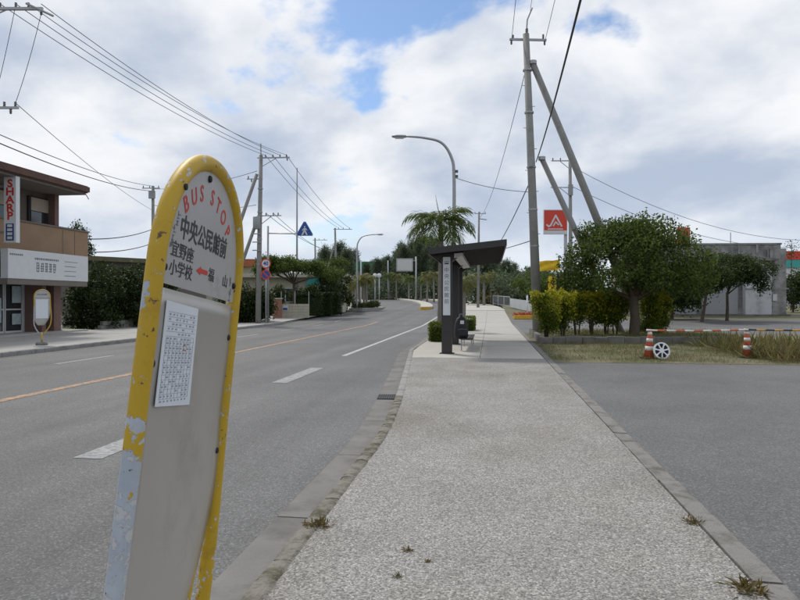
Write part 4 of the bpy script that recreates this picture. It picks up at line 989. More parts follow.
def palm_crown(name, seed, n, L_, m, parent, z, droop=1.5, leaflets=34, lw=.02):
    rng = np.random.default_rng(seed); Q = []
    for i in range(n): Q += frond(rng, L_ * rng.uniform(.8, 1.1), droop * rng.uniform(.8, 1.25), i * 2.399 + rng.uniform(-.2, .2), 1.38 - 1.30 * i / n, leaflets, lw)
    A_ = np.array(Q); A_[:, :, 2] += z
    return quads_mesh(name, A_, MATS[m])
def trunk_mesh(h, r0, r1, rings=9):
    mb = MB(); pts, rr = [], []
    for i in range(rings * 2 + 1):
        t = i / (rings * 2); pts.append((.04 * math.sin(t * 2.2), 0, -.05 + t * (h + .05))); rr.append((r0 + (r1 - r0) * t) * (1.0 if i % 2 else .94))
    mb.tube(pts, rr, 12); return mb
q = ground(440, 24.8); pl = thing('palm_tree', 'green feathery palm spreading over the shelter roof', 'palm', q)
trunk_mesh(3.55, .13, .095).build('trunk', MATS['bark_grey'], pl, True)
MB().tube([(.03, 0, 3.5), (.035, 0, 3.9), (.03, 0, 4.35)], [.10, .085, .03], 10).build('crownshaft', MATS['leaf_palm'], pl, True)
link('crown', palm_crown('crown', 3, 19, 1.8, 'leaf_palm', pl, 4.05, 1.6, 50, .022), pl)
MB().tube([(.05, 0, 4.1), (-.10, 0, 4.8), (-.16, 0, 5.15)], [.02, .012, .004], 6).build('spear_leaf', MATS['leaf_palm'], pl)
q = ground(463, 31); pl = thing('palm_tree', 'palm with yellowing fronds just past the end of the shelter', 'palm', q)
trunk_mesh(2.15, .11, .08).build('trunk', MATS['bark_grey'], pl, True); link('crown', palm_crown('crown', 9, 12, .95, 'leaf_palm_dry', pl, 2.2, 2.0, 30, .018), pl)
CR = [palm_crown('crown', 30 + i, 13, 1.5, 'leaf_palm_dry' if i else 'leaf_palm', None, 0, 1.9, 22, .04) for i in range(3)]
TR = {h: trunk_mesh(h, .14, .10, 6).mesh('trunk', MATS['bark_grey'], True) for h in (2.4, 2.9, 3.4)}
isl = ((344.5, 84, 2.4, 1), (349, 78, 2.4, 1), (352.5, 74, 2.4, 2), (359.5, 69, 2.9, 1), (364, 70.5, 2.9, 0), (366.5, 67.5, 2.9, 2), (355, 90, 2.9, 1))
PL = ['first island palm, by the side street, with straw-coloured fronds', 'second island palm from the side street, straw-coloured', 'third island palm, beside the lamp post, straw-coloured', 'island palm just past the lamp post, straw-coloured', 'greener island palm past the lamp post', 'island palm standing nearest the road on the planted kerb', 'island palm standing farthest back behind the lamp post']
for (px, dd, h, ci), lab in zip(isl, PL):
    q = ground(px, dd); t = thing('palm_tree', lab, 'palm', q, R.uniform(0, 6), 'palms on the planted island'); link('trunk', TR[h], t); link('crown', CR[ci], t, (.03, 0, h), R.uniform(0, 6))
for i, (px, dd, h, ci) in enumerate(((389, 118, 3.4, 0), (393, 121, 2.9, 1), (396.5, 117, 3.4, 2), (399, 124, 3.4, 1), (409, 112, 2.9, 0), (421, 106, 3.4, 0), (427, 100, 2.9, 1), (434, 98, 3.4, 2), (484, 80, 3.4, 1), (491, 84, 3.4, 2))):
    q = ground(px, dd); t = thing('palm_tree', 'slim palm in the row before the far tall trees' if i < 8 else 'palm with brownish fronds by the slim pale pole', 'palm', q, R.uniform(0, 6), 'palms along the far railing' if i < 8 else 'brownish palms by the pole'); k_ = R.uniform(.8, 1.25); t.scale = (k_, k_, R.uniform(.85, 1.2)); link('trunk', TR[h], t); link('crown', CR[ci], t, (.03, 0, h), R.uniform(0, 6))
# tall feathery trees that close the view
def pine_mesh(seed, h, wd):
    rng = np.random.default_rng(seed); P, Dv = [], []
    for lev in range(26):
        t = .12 + .88 * lev / 26; rad = wd * (1 - t) ** .75 * rng.uniform(.7, 1.15) + .15
        for b in range(5):
            a = rng.uniform(0, 6.283); d = np.array([math.cos(a), math.sin(a), 1.0])
            k_ = 30; s = rng.random(k_) ** .7; c = np.outer(s, d) * rad; c[:, 2] += t * h - .1 * h * 0
            P.append(c + rng.normal(size=(k_, 3)) * np.array([.28, .28, .4])); Dv.append(np.tile(d + np.array([0, 0, -.2]), (k_, 1)))
    P, Dv = np.concatenate(P), np.concatenate(Dv)
    return quads_mesh('crown', leaf_quads(P, .60, rng, .13, .1, .5, Dv), MATS['leaf_pine'])
PM = [pine_mesh(s, 10, wd) for s, wd in ((1, 2.3), (2, 1.9), (3, 2.7), (4, 2.2))]
PT = MB().tube([(0, 0, -.2), (.1, 0, 4), (0, 0, 9)], [.22, .15, .05], 8).mesh('trunk', MATS['bark_grey'], True)
r = random.Random(12)
spec = []
for px in np.arange(322, 548, 4.6):
    base = np.interp(px, [322, 345, 352, 368, 380, 398, 420, 436, 470, 500, 520, 548], [250, 247, 255, 268, 262, 251, 244, 246, 256, 262, 266, 272])
    spec.append((px + r.uniform(-1.5, 1.5), r.uniform(128, 175) if px < 465 else r.uniform(95, 130), base + r.uniform(-5, 7)))
for px in (402, 413, 424, 434): spec.append((px, r.uniform(140, 150), 242 + r.uniform(-4, 4)))
for (px, dd, ty) in spec:
    q = ground(px, dd); top = CH + (300 - ty) / F * dd; h = top - q.z
    t = thing('casuarina_tree', 'feathery tall evergreen in the wood closing off the road bend', 'tree', q, r.uniform(0, 6), 'tall evergreens behind the bend')
    s = h / 10.0; t.scale = (max(.75, s) * r.uniform(.9, 1.2),) * 2 + (s,); link('trunk', PT, t); link('crown', r.choice(PM), t)
# understorey mass behind the railing, too dense to count
rng = np.random.default_rng(77); B = []
for px in np.arange(318, 560, 3.0):
    dd = 120 if px < 465 else 84; q = ground(px, dd + rng.uniform(-3, 8)); B.append((q.x, q.y, q.z + rng.uniform(.6, 2.4), 1.6, 1.4, rng.uniform(1.0, 2.2)))
o = crown_obj('undergrowth', B, 2600, 9, .42, MATS['leaf_pine'], None, 78, .4); o['kind'] = 'stuff'; o['label'] = 'dense undergrowth below the far tall trees'
B = []
for px in np.arange(484, 534, 2.2):
    dd = rng.uniform(84, 92); q = ground(px, dd); B.append((q.x, q.y, q.z + rng.uniform(.5, 1.5), .9, .8, rng.uniform(.5, .9)))
o = crown_obj('dry_brush', B, 900, 9, .26, MATS['brush_dry'], None, 79, .25); o['kind'] = 'stuff'; o['label'] = 'brownish dry brush behind the pale panel fence'

# ------------------------------------------------------------------ fences and roadside bits on the right
def railing(name, label, pts, h, panel, m='fence_pale', group=None):
    t = thing(name, label, 'fence', pts[0], 0, group); o = Vector(pts[0])
    for i, (a, b) in enumerate(zip(pts, pts[1:])):
        a, b = Vector(a) - o, Vector(b) - o; d = (b - a); n = Vector((-d.y, d.x, 0)).normalized() * .02
        MB().tube([a, a + Vector((0, 0, h))], .035, 6).build('post', MATS[m], t)
        if panel:
            z0, z1 = Vector((0, 0, .08)), Vector((0, 0, h - .03)); e = d.normalized() * .05
            mb = MB(); P = [a + e + n, b - e + n, b - e - n, a + e - n]; i0 = len(mb.v); mb.v += [tuple(p + z0) for p in P] + [tuple(p + z1) for p in P]
            mb.f += [(3, 2, 1, 0), (4, 5, 6, 7), (0, 1, 5, 4), (1, 2, 6, 5), (2, 3, 7, 6), (3, 0, 4, 7)]; mb.build('panel', MATS[m], t)
        else:
            MB().tube([a + Vector((0, 0, h)), b + Vector((0, 0, h))], .03, 6).build('top_rail', MATS[m], t); MB().tube([a + Vector((0, 0, .15)), b + Vector((0, 0, .15))], .022, 6).build('bottom_rail', MATS[m], t)
            k_ = int(d.length / .28)
            mb = MB()
            for j in range(1, k_): p = a + d * (j / k_); mb.tube([p + Vector((0, 0, .15)), p + Vector((0, 0, h))], .012, 4)
            br = mb.build('bars', MATS[m], t); br['kind'] = 'stuff'
    MB().tube([Vector(pts[-1]) - o, Vector(pts[-1]) - o + Vector((0, 0, h))], .035, 6).build('post', MATS[m], t)
def gp(px, dd): return ground(px, dd)
railing('panel_fence', 'pale grey panel fence curving past the driveway', [gp(545, 49), gp(540.5, 53.5), gp(531, 58.5), gp(520, 64), gp(510, 71)], 1.0, True)
railing('railing', 'pale barred railing joining the panel fence beyond', [gp(510, 71), gp(504, 74.5), gp(498, 78), gp(493, 81)], 1.1, False)
pts = [Vector((kerb_face(y) + 3.9, y, gz(y))) for y in np.arange(88, 190, 3.4)]
railing('railing', 'long pale barred railing along the outer edge of the road bend', pts, 1.1, False)
q = gp(525, 47.5); t = thing('flower_planter', 'low yellow planter of red flowers at the driveway corner', 'planter', q, .05)
MB().box(-.75, .75, -.3, .3, 0, .26).build('box', MATS['painted_yellow'], t, bevel=.02); crown_obj('flowers', [(x, 0, .30, .18, .22, .10) for x in (-.6, -.35, -.1, .15, .4, .6)], 160, 6, .08, MATS['flower_red'], t, 5, .05)
for px, lab in ((527.3, 'first of two white bollard posts beside the flower planter'), (531.5, 'second white bollard post, closer to the tall pole')):
    q = gp(px, 48.6); t = thing('white_post', lab, 'post', q, 0, 'white posts at the driveway'); MB().tube([(0, 0, 0), (0, 0, 1.55)], .06, 10).build('shaft', MATS['sign_white'], t, True); MB().lathe([(0, 1.55), (.06, 1.55), (.045, 1.60), (0, 1.61)], 10).build('cap', MATS['sign_white'], t, True)
# yellow banners on poles
for px, dd, h, lab in ((552, 50, 3.2, 'narrow yellow banner on a pole showing above the lime hedge'), (556, 56, 4.2, 'yellow drooping banner top behind the narrow banner')):
    q = gp(px, dd); t = thing('banner', lab, 'banner', q, A, 'yellow banners'); MB().tube([(.3, 0, 0), (.3, 0, h)], .025, 6).build('pole', MATS['sign_white'], t)
    mb = MB(); n = 8; wide = .55 if dd < 52 else 1.6; z0, z1 = (1.6, 2.9) if dd < 52 else (3.55, 4.35)
    for i in range(n + 1):
        z = z0 + (z1 - z0) * i / n
        for j in range(4): x = .28 - wide * j / 3; mb.v.append((x, .06 * math.sin(i * 1.1 + j * 1.4), z - (.18 * j / 3 if dd > 52 else 0) - .04 * math.sin(j * 2.0)))
    for i in range(n):
        for j in range(3): a = i * 4 + j; mb.f.append((a, a + 1, a + 5, a + 4))
    o = mb.build('cloth', MATS['flag_yellow'], t); o.modifiers.new('thickness', 'SOLIDIFY').thickness = .01
# red board on a mast
q = gp(565.5, 60); t = thing('roadside_signboard', 'red square signboard with white emblem on a tall pale post', 'sign', q, A)
MB().box(-.13, .13, -.10, .10, 0, 7.2).build('post', MATS['fence_pale'], t)
bd = MB().box(-1.95, .08, -.36, -.12, 6.62, 8.72).build('board', MATS['sign_white'], t)
MB().box(-1.90, .03, -.375, -.362, 6.95, 8.66).build('red_face', MATS['sign_red'], bd)
# two-stroke emblem: a slanted J that runs into a peaked A
y0, y1 = -.384, -.3765; mb = MB(); Wd = .19
def stroke(mb, pts, wd, y0, y1):
    for k_, (a, b) in enumerate(zip(pts, pts[1:])):
        a, b = Vector(a), Vector(b); n = Vector((-(b - a).y, (b - a).x)).normalized() * wd / 2; e = (b - a).normalized() * wd * .3
        P = [a - e - n, b + e - n, b + e + n, a - e + n]; mb.prism([(p.x, p.y) for p in P], y0 - .0006 * k_, y1)
stroke(mb, [(-1.68, 7.42), (-1.52, 7.28), (-1.36, 7.36), (-.92, 8.22), (-.42, 7.30)], .14, y0, y1); stroke(mb, [(-1.12, 7.34), (-.92, 7.66), (-.68, 7.42)], .11, y0 - .003, y1)
mb.build('emblem', MATS['sign_white'], bd)
MB().box(-1.6, -.3, -.384, -.3765, 7.02, 7.10).build('caption_bar', MATS['sign_white'], bd)
# orange-red board behind the big tree
q = gp(684, 52); t = thing('rooftop_signboard', 'orange-red board peeking out from behind the tall tree', 'sign', q, A); MB().box(-.5, .42, -.08, .08, 4.2, 6.55).build('board', MATS['sign_red'], t); MB().tube([(0, .15, 0), (0, .15, 6.4)], .08, 8).build('post', MATS['steel_grey'], t); MB().tube([(-.4, .15, 4.0), (.35, .15, 4.0)], .05, 6).build('brace', MATS['steel_grey'], t)

# ------------------------------------------------------------------ concrete store building on the right
def store():
    q = gp(655, 52); t = thing('concrete_building', 'flat-roofed grey concrete building with stained walls behind the small trees', 'building', q, A * .6)
    Wb, H, Dp = 9.1, 5.25, 7.0; G, P = MATS['store_grey'], MATS['store_pale']
    MB().box(-1.5, Wb, 0, Dp, 0, H).build('wall', G, t)
    MB().box(-1.56, Wb + .06, -.06, Dp + .06, H + .003, H + .12).build('parapet_cap', G, t)
    for i in range(7): MB().box(-.6 + i * 1.32, -.45 + i * 1.32, -.045, -.003, 4.35, H - .003).build('pilaster', G, t)
    MB().box(-1.5, Wb, -.035, -.003, 4.22, 4.33).build('string_course', G, t)
    MB().box(6.35, Wb - .9, -.52, -.003, .0, 4.0).build('stair_bay', P, t)
    MB().box(Wb - .88, Wb + .25, -.30, -.003, 0, 4.95).build('end_bay', G, t)
    aw = MB().prism([(6.1, 4.02), (Wb - .6, 4.02), (Wb - .6, 4.16), (6.4, 4.33), (6.1, 4.16)], -1.0, -.003).build('canopy', G, t)
    wn = MB().box(6.55, 7.49, -.545, -.522, 3.20, 3.95).build('window', MATS['white_frame'], t)
    for i in range(3): MB().box(6.60 + i * .30, 6.86 + i * .30, -.552, -.546, 3.25, 3.9).build('pane', MATS['glass_dark'], wn)
    for x0, x1, z1 in ((-.9, 1.0, 2.3), (1.3, 3.0, 2.3), (3.4, 6.0, 2.5)):
        s = MB().box(x0, x1, -.05, -.003, .12, z1).build('shutter', MATS['shutter_grey'], t)
        n = int(z1 / .16)
        for i in range(n): MB().box(x0 + .02, x1 - .02, -.062, -.051, .14 + i * .16, .14 + i * .16 + .13).build('shutter_slat', MATS['shutter_grey'], s)
    MB().box(6.3, Wb + .3, -.60, -.54, 1.95, 2.05).build('ledge', G, t)
    MB().box(-1.6, Wb + .3, -.85, -.62, -.2, .12).build('plinth', MATS['block_wall'], t)
    for x0, z0 in ((3.9, 3.3), (1.9, 3.3)):
        vt = MB().box(x0, x0 + .5, -.06, -.003, z0, z0 + .4).build('vent', MATS['steel_grey'], t)
        for q_ in range(4): MB().box(x0 + .04, x0 + .46, -.08, -.061, z0 + .04 + q_ * .09, z0 + .09 + q_ * .09).build('vent_blade', MATS['store_grey'], vt)
    MB().box(8.35, 8.65, -.40, -.303, 1.1, 1.6).build('meter_box', MATS['white_frame'], t); MB().tube([(8.5, -.34, 1.6), (8.5, -.34, 4.9)], .02, 6).build('conduit', MATS['steel_grey'], t)
    MB().tube([(5.9, 1.0, H), (5.9, 1.0, H + 1.0)], .03, 6).build('roof_mast', MATS['steel_grey'], t)
    MB().tube([(Wb - .95, -.08, .1), (Wb - .95, -.08, 4.9)], .05, 8).build('downpipe', MATS['steel_grey'], t)
store()
q = gp(783, 75); t = thing('red_roofed_store', 'red and turquoise striped store front at the far edge of the car park', 'building', q, A * .6)
MB().box(0, 11, 0, 6, 0, 5.4).build('wall', MATS['sign_white'], t); MB().box(-.05, 11.05, -.25, 6.05, 4.95, 5.85).build('red_fascia', MATS['sign_red'], t)
for i in range(4): MB().box(.1 + i * 2.6, 2.6 + i * 2.6, -.2, -.003, 4.1, 4.93).build('turquoise_panel', MATS['turquoise'], t)
for i in range(3): w_ = MB().box(.4 + i * 3.0, 2.8 + i * 3.0, -.06, -.003, .4, 3.0).build('window', MATS['white_frame'], t); MB().box(.5 + i * 3.0, 2.7 + i * 3.0, -.075, -.061, .5, 2.9).build('pane', MATS['glass_dark'], w_)
t = thing('garden_bush', 'bush growing at the right side of the grey concrete building', 'bush', gp(793, 58)); crown_obj('foliage', [(0, 0, 1.6, 1.3, 1, 1.2), (1.5, 0, 1.9, 1.2, 1, 1.3), (.5, 0, 2.8, .9, .8, .7)], 500, 10, .2, MATS['leaf_dark'], t, 31, .2); MB().tube([(0, 0, -.1), (.1, 0, 1.5)], .09, 8).build('stem', MATS['bark'], t)
t = thing('wire_tree', 'sparse leafy sapling at the far corner of the concrete building', 'tree', gp(791, 62)); crown_obj('crown', [(0, 0, 5.4, .5, .5, .9)], 40, 5, .16, MATS['leaf_dark'], t, 32, .2); MB().tube([(0, 0, -.1), (.05, 0, 5.8)], [.07, .02], 6).build('trunk', MATS['bark'], t)
for px, dd, hw, h, lab in ((536, 70, 2.2, 3.6, 'rounded green trees behind the panel fence, next to the tall pole'), (560, 60, 2.2, 3.9, 'leafy green tree behind the yellow banners'), (583, 56, 2.0, 3.3, 'dark tree filling the gap left of the big crown'), (672, 47, 1.5, 2.6, 'low dark bush at the left end of the concrete building')):
    q = gp(px, dd); t = thing('background_tree', lab, 'tree', q); r = random.Random(px); bl = [(r.uniform(-hw, hw), r.uniform(-1, 1), h * r.uniform(.4, .85), .8, .7, .65) for _ in range(9)]
    crown_obj('crown', bl, 420, 10, .2, MATS['leaf_tree' if px in (536, 560) else 'leaf_dark'], t, px, .2); MB().tube([(0, 0, -.1), (0, 0, h * .6)], [.13, .08], 8).build('trunk', MATS['bark'], t)

# ------------------------------------------------------------------ shop on the left
def shop():
    FX = -18.6                                                        # facade plane; the building runs along the street
    Ys = 16.0
    def lx(px, X): d = depth_at_x(px, X); return d * CA + (px - 400) / F * d * SA - Ys      # where a photo column meets the plane x = X
    Lx = lx(88, FX); RE = lx(88, FX + 1.25); FE = lx(88, FX + .72); FS = lx(8, FX + .72)
    t = thing('shop_building', 'two-storey tan shop with overhanging brown roof and white fascia board', 'building', (FX, Ys, 0), math.radians(90))
    # local x runs along the street (away), local y points away from the street
    T, K = MATS['tan_wall'], MATS['dark_interior']
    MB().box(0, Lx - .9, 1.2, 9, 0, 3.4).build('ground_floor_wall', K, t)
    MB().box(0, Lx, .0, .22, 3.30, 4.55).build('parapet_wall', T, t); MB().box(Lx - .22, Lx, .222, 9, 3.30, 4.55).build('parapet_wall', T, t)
    MB().box(0, Lx, .0, 9, 3.02, 3.296).build('floor_slab', MATS['soffit'], t)
    MB().box(0, RE - .22, .40, 9, 3.30, 5.977).build('upper_wall', MATS['recess_shade_brown'], t)
    pil = MB().box(RE - .48, RE - .20, -.02, .398, 4.63, 5.977).build('pillar', MATS['brown_pillar'], t)
    rf = MB().prism([(-.5, 6.06), (RE, 6.06), (RE, 6.36), (-.5, 6.42)], -1.25, 9.3).build('roof', MATS['roof_brown'], t)
    MB().box(-.5, RE - .05, -1.18, 9.2, 5.98, 6.057).build('soffit_board', MATS['soffit'], rf)
    MB().box(-.5, RE + .03, -1.32, -1.253, 6.10, 6.32).build('gutter', MATS['roof_brown'], rf)
    for i in range(3):
        x0 = lx(28, FX - .35) - i * 3.0; w_ = MB().box(x0, x0 + 2.0, .32, .397, 4.6, 5.75).build('window', MATS['dark_interior'], t)
        MB().box(x0 + .12, x0 + 1.88, .28, .316, 5.15, 5.7).build('blind', MATS['curtain'], w_)
        for j in range(2): MB().box(x0 + .12 + j * .9, x0 + .98 + j * .9, .29, .318, 4.66, 5.12).build('pane', MATS['glass_dark'], w_)
    # fascia board with print
    fb = MB().box(FS, FE, -.72, -.42, 2.24, 3.36).build('fascia_board', MATS['sign_white'], t)
    MB().box(FS, FE - .02, -.70, -.003, 2.02, 2.236).build('fascia_soffit', MATS['soffit'], t)
    rr = random.Random(14)                              # the shop name is too small to read in the photo: five dense brush-like signs
    for c_ in range(5):
        fm = MB(); x0 = FE - 3.62 + c_ * .27
        for q_ in range(4): zz_ = 2.55 + q_ * .105 + rr.uniform(-.015, .015); fm.box(x0 + rr.uniform(0, .05), x0 + .22 - rr.uniform(0, .05), -.7232 - .0003 * q_, -.7205, zz_, zz_ + .042)
        for q_ in range(2): xx_ = x0 + .05 + q_ * .11 + rr.uniform(-.02, .02); fm.box(xx_, xx_ + .035, -.7248 - .0003 * q_, -.7205, 2.54 + rr.uniform(0, .06), 2.92 - rr.uniform(0, .06))
        fm.build('fascia_print', MATS['print_grey'], fb)
    mb = MB(); r = random.Random(8)
    x = FE - 3.7
    while x < FE - 2.2: wd = r.uniform(.06, .13); mb.box(x, x + wd, -.7225, -.7205, 3.02, 3.10); x += wd + .03
    for j in range(4): mb.box(FE - 1.75, FE - .85 + r.uniform(-.1, .1), -.7225, -.7205, 3.03 - j * .20, 3.055 - j * .20)
    x = FS + .1
    while x < FS + .8: mb.box(x, x + .08, -.7225, -.7205, 3.12, 3.19); x += .11
    mb.build('fascia_small_print', MATS['print_grey'], fb)
    # shopfront
    for i, x0 in enumerate(np.arange(lx(40, FX - 1.1) - 5.75, lx(40, FX - 1.1), 1.15)):
        dr = MB().box(x0, x0 + 1.1, 1.10, 1.16, .05, 2.35).build('shop_door' if i in (3, 4) else 'shop_window', MATS['glass_dark'], t)
        for (a, b, c, e) in ((0, .05, .05, 2.35), (1.05, 1.1, .05, 2.35), (.05, 1.05, .05, .14), (.05, 1.05, 2.27, 2.35), (.05, 1.05, 1.0, 1.06)): MB().box(x0 + a, x0 + b, 1.06, 1.098, c, e).build('frame', MATS['white_frame'], dr)
    L2 = lx(40, FX - 1.1)
    for x0, z0, z1, m in ((L2 - 1.9, 1.3, 2.0, 'poster_pale'), (L2 - .85, 1.35, 2.05, 'poster_teal'), (L2 - 1.9, .4, .85, 'poster_pale'), (L2 - 3.1, .5, 1.5, 'poster_pale'), (L2 - 4.2, .4, 1.0, 'poster_teal')):
        MB().box(x0, x0 + .55, 1.035, 1.052, z0, z1).build('poster', MATS[m], t)
    MB().box(L2 - 2.0, L2 - 1.3, .95, 1.05, 2.4, 2.65).build('notice', MATS['poster_pale'], t)
    for pa, pb in ((54, 61), (42, 46)): MB().box(lx(pa, FX - .25), lx(pb, FX - .25), .25, 1.19, 0, 3.018).build('pillar', MATS['brown_pillar'], t)
    for pa in (62, 74): MB().box(lx(pa, FX - .02), lx(pa, FX - .02) + .03, -.012, -.003, 3.4, 4.5).build('wall_joint', MATS['soffit'], t)
    MB().box(0, Lx + .03, -.05, .27, 4.553, 4.62).build('coping', MATS['soffit'], t)
    MB().box(-.2, Lx - .3, -.2, 1.05, 0, .07).build('step', MATS['pavement_left'], t)
    # vertical box sign: brand letters above, a blue strip with white marks below
    sx0 = 7.85
    vs = MB().box(sx0, sx0 + .22, -1.22, -.74, 3.55, 6.0).build('vertical_sign', MATS['sign_white'], t)
    for j, ch in enumerate('SHARP'):
        m_ = text_mb(ch, .40, 0, 5.72 - j * .30, 0, sx=1.2, bold=.014); m_.v = [(sx0 - .002 + yy, -.98 - xx, zz) for xx, yy, zz in m_.v]; m_.build('sign_letter', MATS['print_red'], vs)
    bl = MB().box(sx0 - .008, sx0 - .002, -1.14, -.82, 3.62, 4.25).build('blue_strip', MATS['print_blue'], vs)
    for j in range(4): MB().box(sx0 - .014, sx0 - .0085, -1.08, -.88, 3.67 + j * .15, 3.77 + j * .15).build('strip_mark', MATS['sign_white'], bl)
    for z in (5.6, 3.9): MB().box(sx0 + .06, sx0 + .14, -.74, .0 if z < 5 else .39, z, z + .08).build('sign_bracket', MATS['steel_grey'], t)
    MB().tube([(sx0 - .35, -.55, 3.4), (sx0 - .35, -.55, 6.0)], .06, 8).build('downpipe', MATS['white_frame'], t)
    MB().tube([(RE, -1.1, 6.1), (RE + .3, -1.1, 5.85)], .02, 6).build('cable_bracket', MATS['steel_grey'], t)
shop()
q = gp(52, 31.5); t = thing('wooden_crate', 'brown wooden crate standing on end by the shop pillar', 'crate', q, 1.57)
for i in range(4): MB().box(-.35, .35, -.25, .25, .02 + i * .22, .22 + i * .22).build('board', MATS['crate_brown'], t)
q = gp(59, 31.2); t = thing('flower_pot', 'white pot with white and purple flowers beside the brown crate', 'flower pot', q)
MB().lathe([(0, 0), (.10, 0), (.14, .28), (.15, .30), (0, .30)], 14).build('pot', MATS['sign_white'], t, True)
crown_obj('flowers', [(0, 0, .45, .13, .13, .14), (.02, 0, .62, .10, .10, .10)], 40, 6, .07, MATS['sign_white'], t, 9, .04); crown_obj('purple_flowers', [(0, 0, .48, .14, .14, .12)], 14, 5, .07, MATS['brown_pillar'], t, 10, .04)

# ------------------------------------------------------------------ thicket, garden, house behind the left sidewalk
TL = ['tall dark bush touching the end wall of the shop', 'tall dark bush, second along from the shop wall', 'tall dark bush with yellowish flowers, third along from the shop', 'dark bush half hidden by the big bus stop sign', 'dark bush behind the street-side pole', 'dark clipped bush beside the speed limit post', 'dark bush over the low wall left of the gateway']
for i, (px, dd, h, wd, rr) in enumerate(((93, 35.5, 3.4, 1.3, 1), (108, 36.5, 3.5, 1.4, 2), (124, 37.5, 3.4, 1.4, 3), (142, 39, 3.3, 1.4, 4), (246, 45.5, 2.0, 1.0, 5), (256, 44.6, 2.1, .9, 6), (237, 44.0, 2.3, 1.0, 7))):
    q = gp(px, dd); t = thing('garden_bush', TL[i], 'bush', q, 0, 'dark garden bushes'); r = random.Random(rr)
    bl = [(r.uniform(-wd, wd), r.uniform(-.5, .7), h * r.uniform(.1, .86), .65, .6, .5) for _ in range(13)]
    crown_obj('foliage', bl, 620, 10, .15, MATS['leaf_thicket'], t, 200 + rr, .13); MB().tube([(0, 0, -.1), (0, 0, h * .6)], [.09, .05], 7).build('stem', MATS['bark'], t)
gw = thing('garden_wall', 'dark low block wall below the bushes along the left sidewalk', 'wall', (0, 0, 0)); r = random.Random(2)
for i in range(46):
    y = 31.6 + i * .41
    if y > 49.4: break
    for j in range(2): MB().box(-18.75, -18.58 + r.uniform(-.008, .008), y + (.2 if j else 0), y + .398 + (.2 if j else 0), .195 * j, .195 * j + .185).build('block', MATS['block_wall'], gw)
bh = thing('olive_roofed_house', 'low house with flat olive roof edge behind the dark bushes', 'building', gp(120, 47), math.radians(60))
MB().box(-4, 7, 0, 6, 0, 3.9).build('wall', MATS['soffit'], bh); MB().box(-4.5, 7.5, -.6, 6.5, 3.9, 4.2).build('roof', MATS['olive_roof'], bh)
w_ = MB().box(-1, 1, -.05, -.003, 1.2, 2.4).build('window', MATS['white_frame'], bh); MB().box(-.9, .9, -.07, -.051, 1.3, 2.3).build('pane', MATS['glass_dark'], w_)
q = gp(76, 46); t = thing('sparse_tree', 'upright sparse tree behind the terrace of the shop', 'tree', q); r = random.Random(17)
bl = [(-.55, 0, 5.2, .28, .28, .8), (.0, 0, 5.6, .3, .3, .9), (.5, .1, 5.4, .26, .26, .8), (0, 0, 4.3, .9, .6, .5), (.9, 0, 4.6, .3, .3, .5), (-.9, 0, 4.3, .35, .3, .5)]
branch_tree(t, 3.4, .10, [(b[0], b[1], b[2] + .5) for b in bl], 5); crown_obj('crown', bl, 480, 10, .14, MATS['leaf_dark'], t, 18, .13)
# umbrella-shaped garden tree
q = gp(294, 53); t = thing('umbrella_tree', 'flat-topped spreading tree over the garden of the beige house', 'tree', q); r = random.Random(31); bl = []
for i in range(26):
    x = r.uniform(-2.2, 3.3); bl.append((x, r.uniform(-1.6, 1.6), 3.95 - .05 * abs(x) + r.uniform(-.7, .35), r.uniform(.55, .9), .8, r.uniform(.24, .40)))
branch_tree(t, 2.6, .14, [(b[0] * .8, b[1] * .7, b[2] - .1) for b in bl[::3]], 8); crown_obj('crown', bl, 2300, 12, .13, MATS['leaf_tree'], t, 33, .13, shell=.3)
hs = thing('beige_house', 'low beige house with flat roof and dark window behind the garden', 'building', gp(300, 60), A)
MB().box(-5.2, 3.6, 0, 7, 0, 3.0).build('wall', MATS['house_beige'], hs); MB().box(-5.7, 4.1, -.7, 7.4, 3.003, 3.32).build('roof', MATS['house_roof'], hs)
for x0, x1, z0, z1 in ((-2.0, -.5, .9, 2.1), (.8, 2.2, .9, 2.1)):
    w_ = MB().box(x0, x1, -.06, -.003, z0, z1).build('window', MATS['white_frame'], hs)
    for j in range(2): MB().box(x0 + .06 + j * (x1 - x0) / 2, x0 - .06 + (j + 1) * (x1 - x0) / 2, -.08, -.061, z0 + .06, z1 - .06).build('pane', MATS['glass_dark'], w_)
MB().box(-4.4, -3.4, -.05, -.003, .05, 2.1).build('door', MATS['brick_red'], hs)
rh = thing('red_roofed_house', 'orange-red roof edge of a house showing left of the street-side pole', 'building', gp(236, 66), A)
MB().box(-5, 3.4, 0, 6, 0, 4.1).build('wall', MATS['house_beige'], rh); MB().prism([(-5.5, 4.1), (3.9, 4.1), (2.6, 4.8), (-4.2, 4.8)], -.6, 6.5).build('roof', MATS['red_tile'], rh)
w_ = MB().box(-1, 1.2, -.06, -.003, 1.1, 2.4).build('window', MATS['white_frame'], rh); MB().box(-.9, 1.1, -.08, -.061, 1.2, 2.3).build('pane', MATS['glass_dark'], w_)
for i, (px, dd, h, wd, lab) in enumerate(((271, 54.5, 2.3, .8, 'leafy bush growing against the beige house left of its window'), (301, 55, 2.2, 1.0, 'leafy bush under the umbrella-shaped tree before the beige house'), (335, 60, 3.2, 1.2, 'dark bushy tree hiding the corner of the beige house'))):
    t = thing('garden_bush', lab, 'bush', gp(px, dd), 0, 'bushes before the beige house'); r = random.Random(60 + i); bl = [(r.uniform(-wd, wd), r.uniform(-.4, .4), h * r.uniform(.2, .9), .5, .5, .42) for _ in range(9)]
    crown_obj('foliage', bl, 420, 10, .15, MATS['leaf_dark'], t, 260 + i, .12); MB().tube([(0, 0, -.1), (0, 0, h * .6)], [.07, .04], 7).build('stem', MATS['bark'], t)
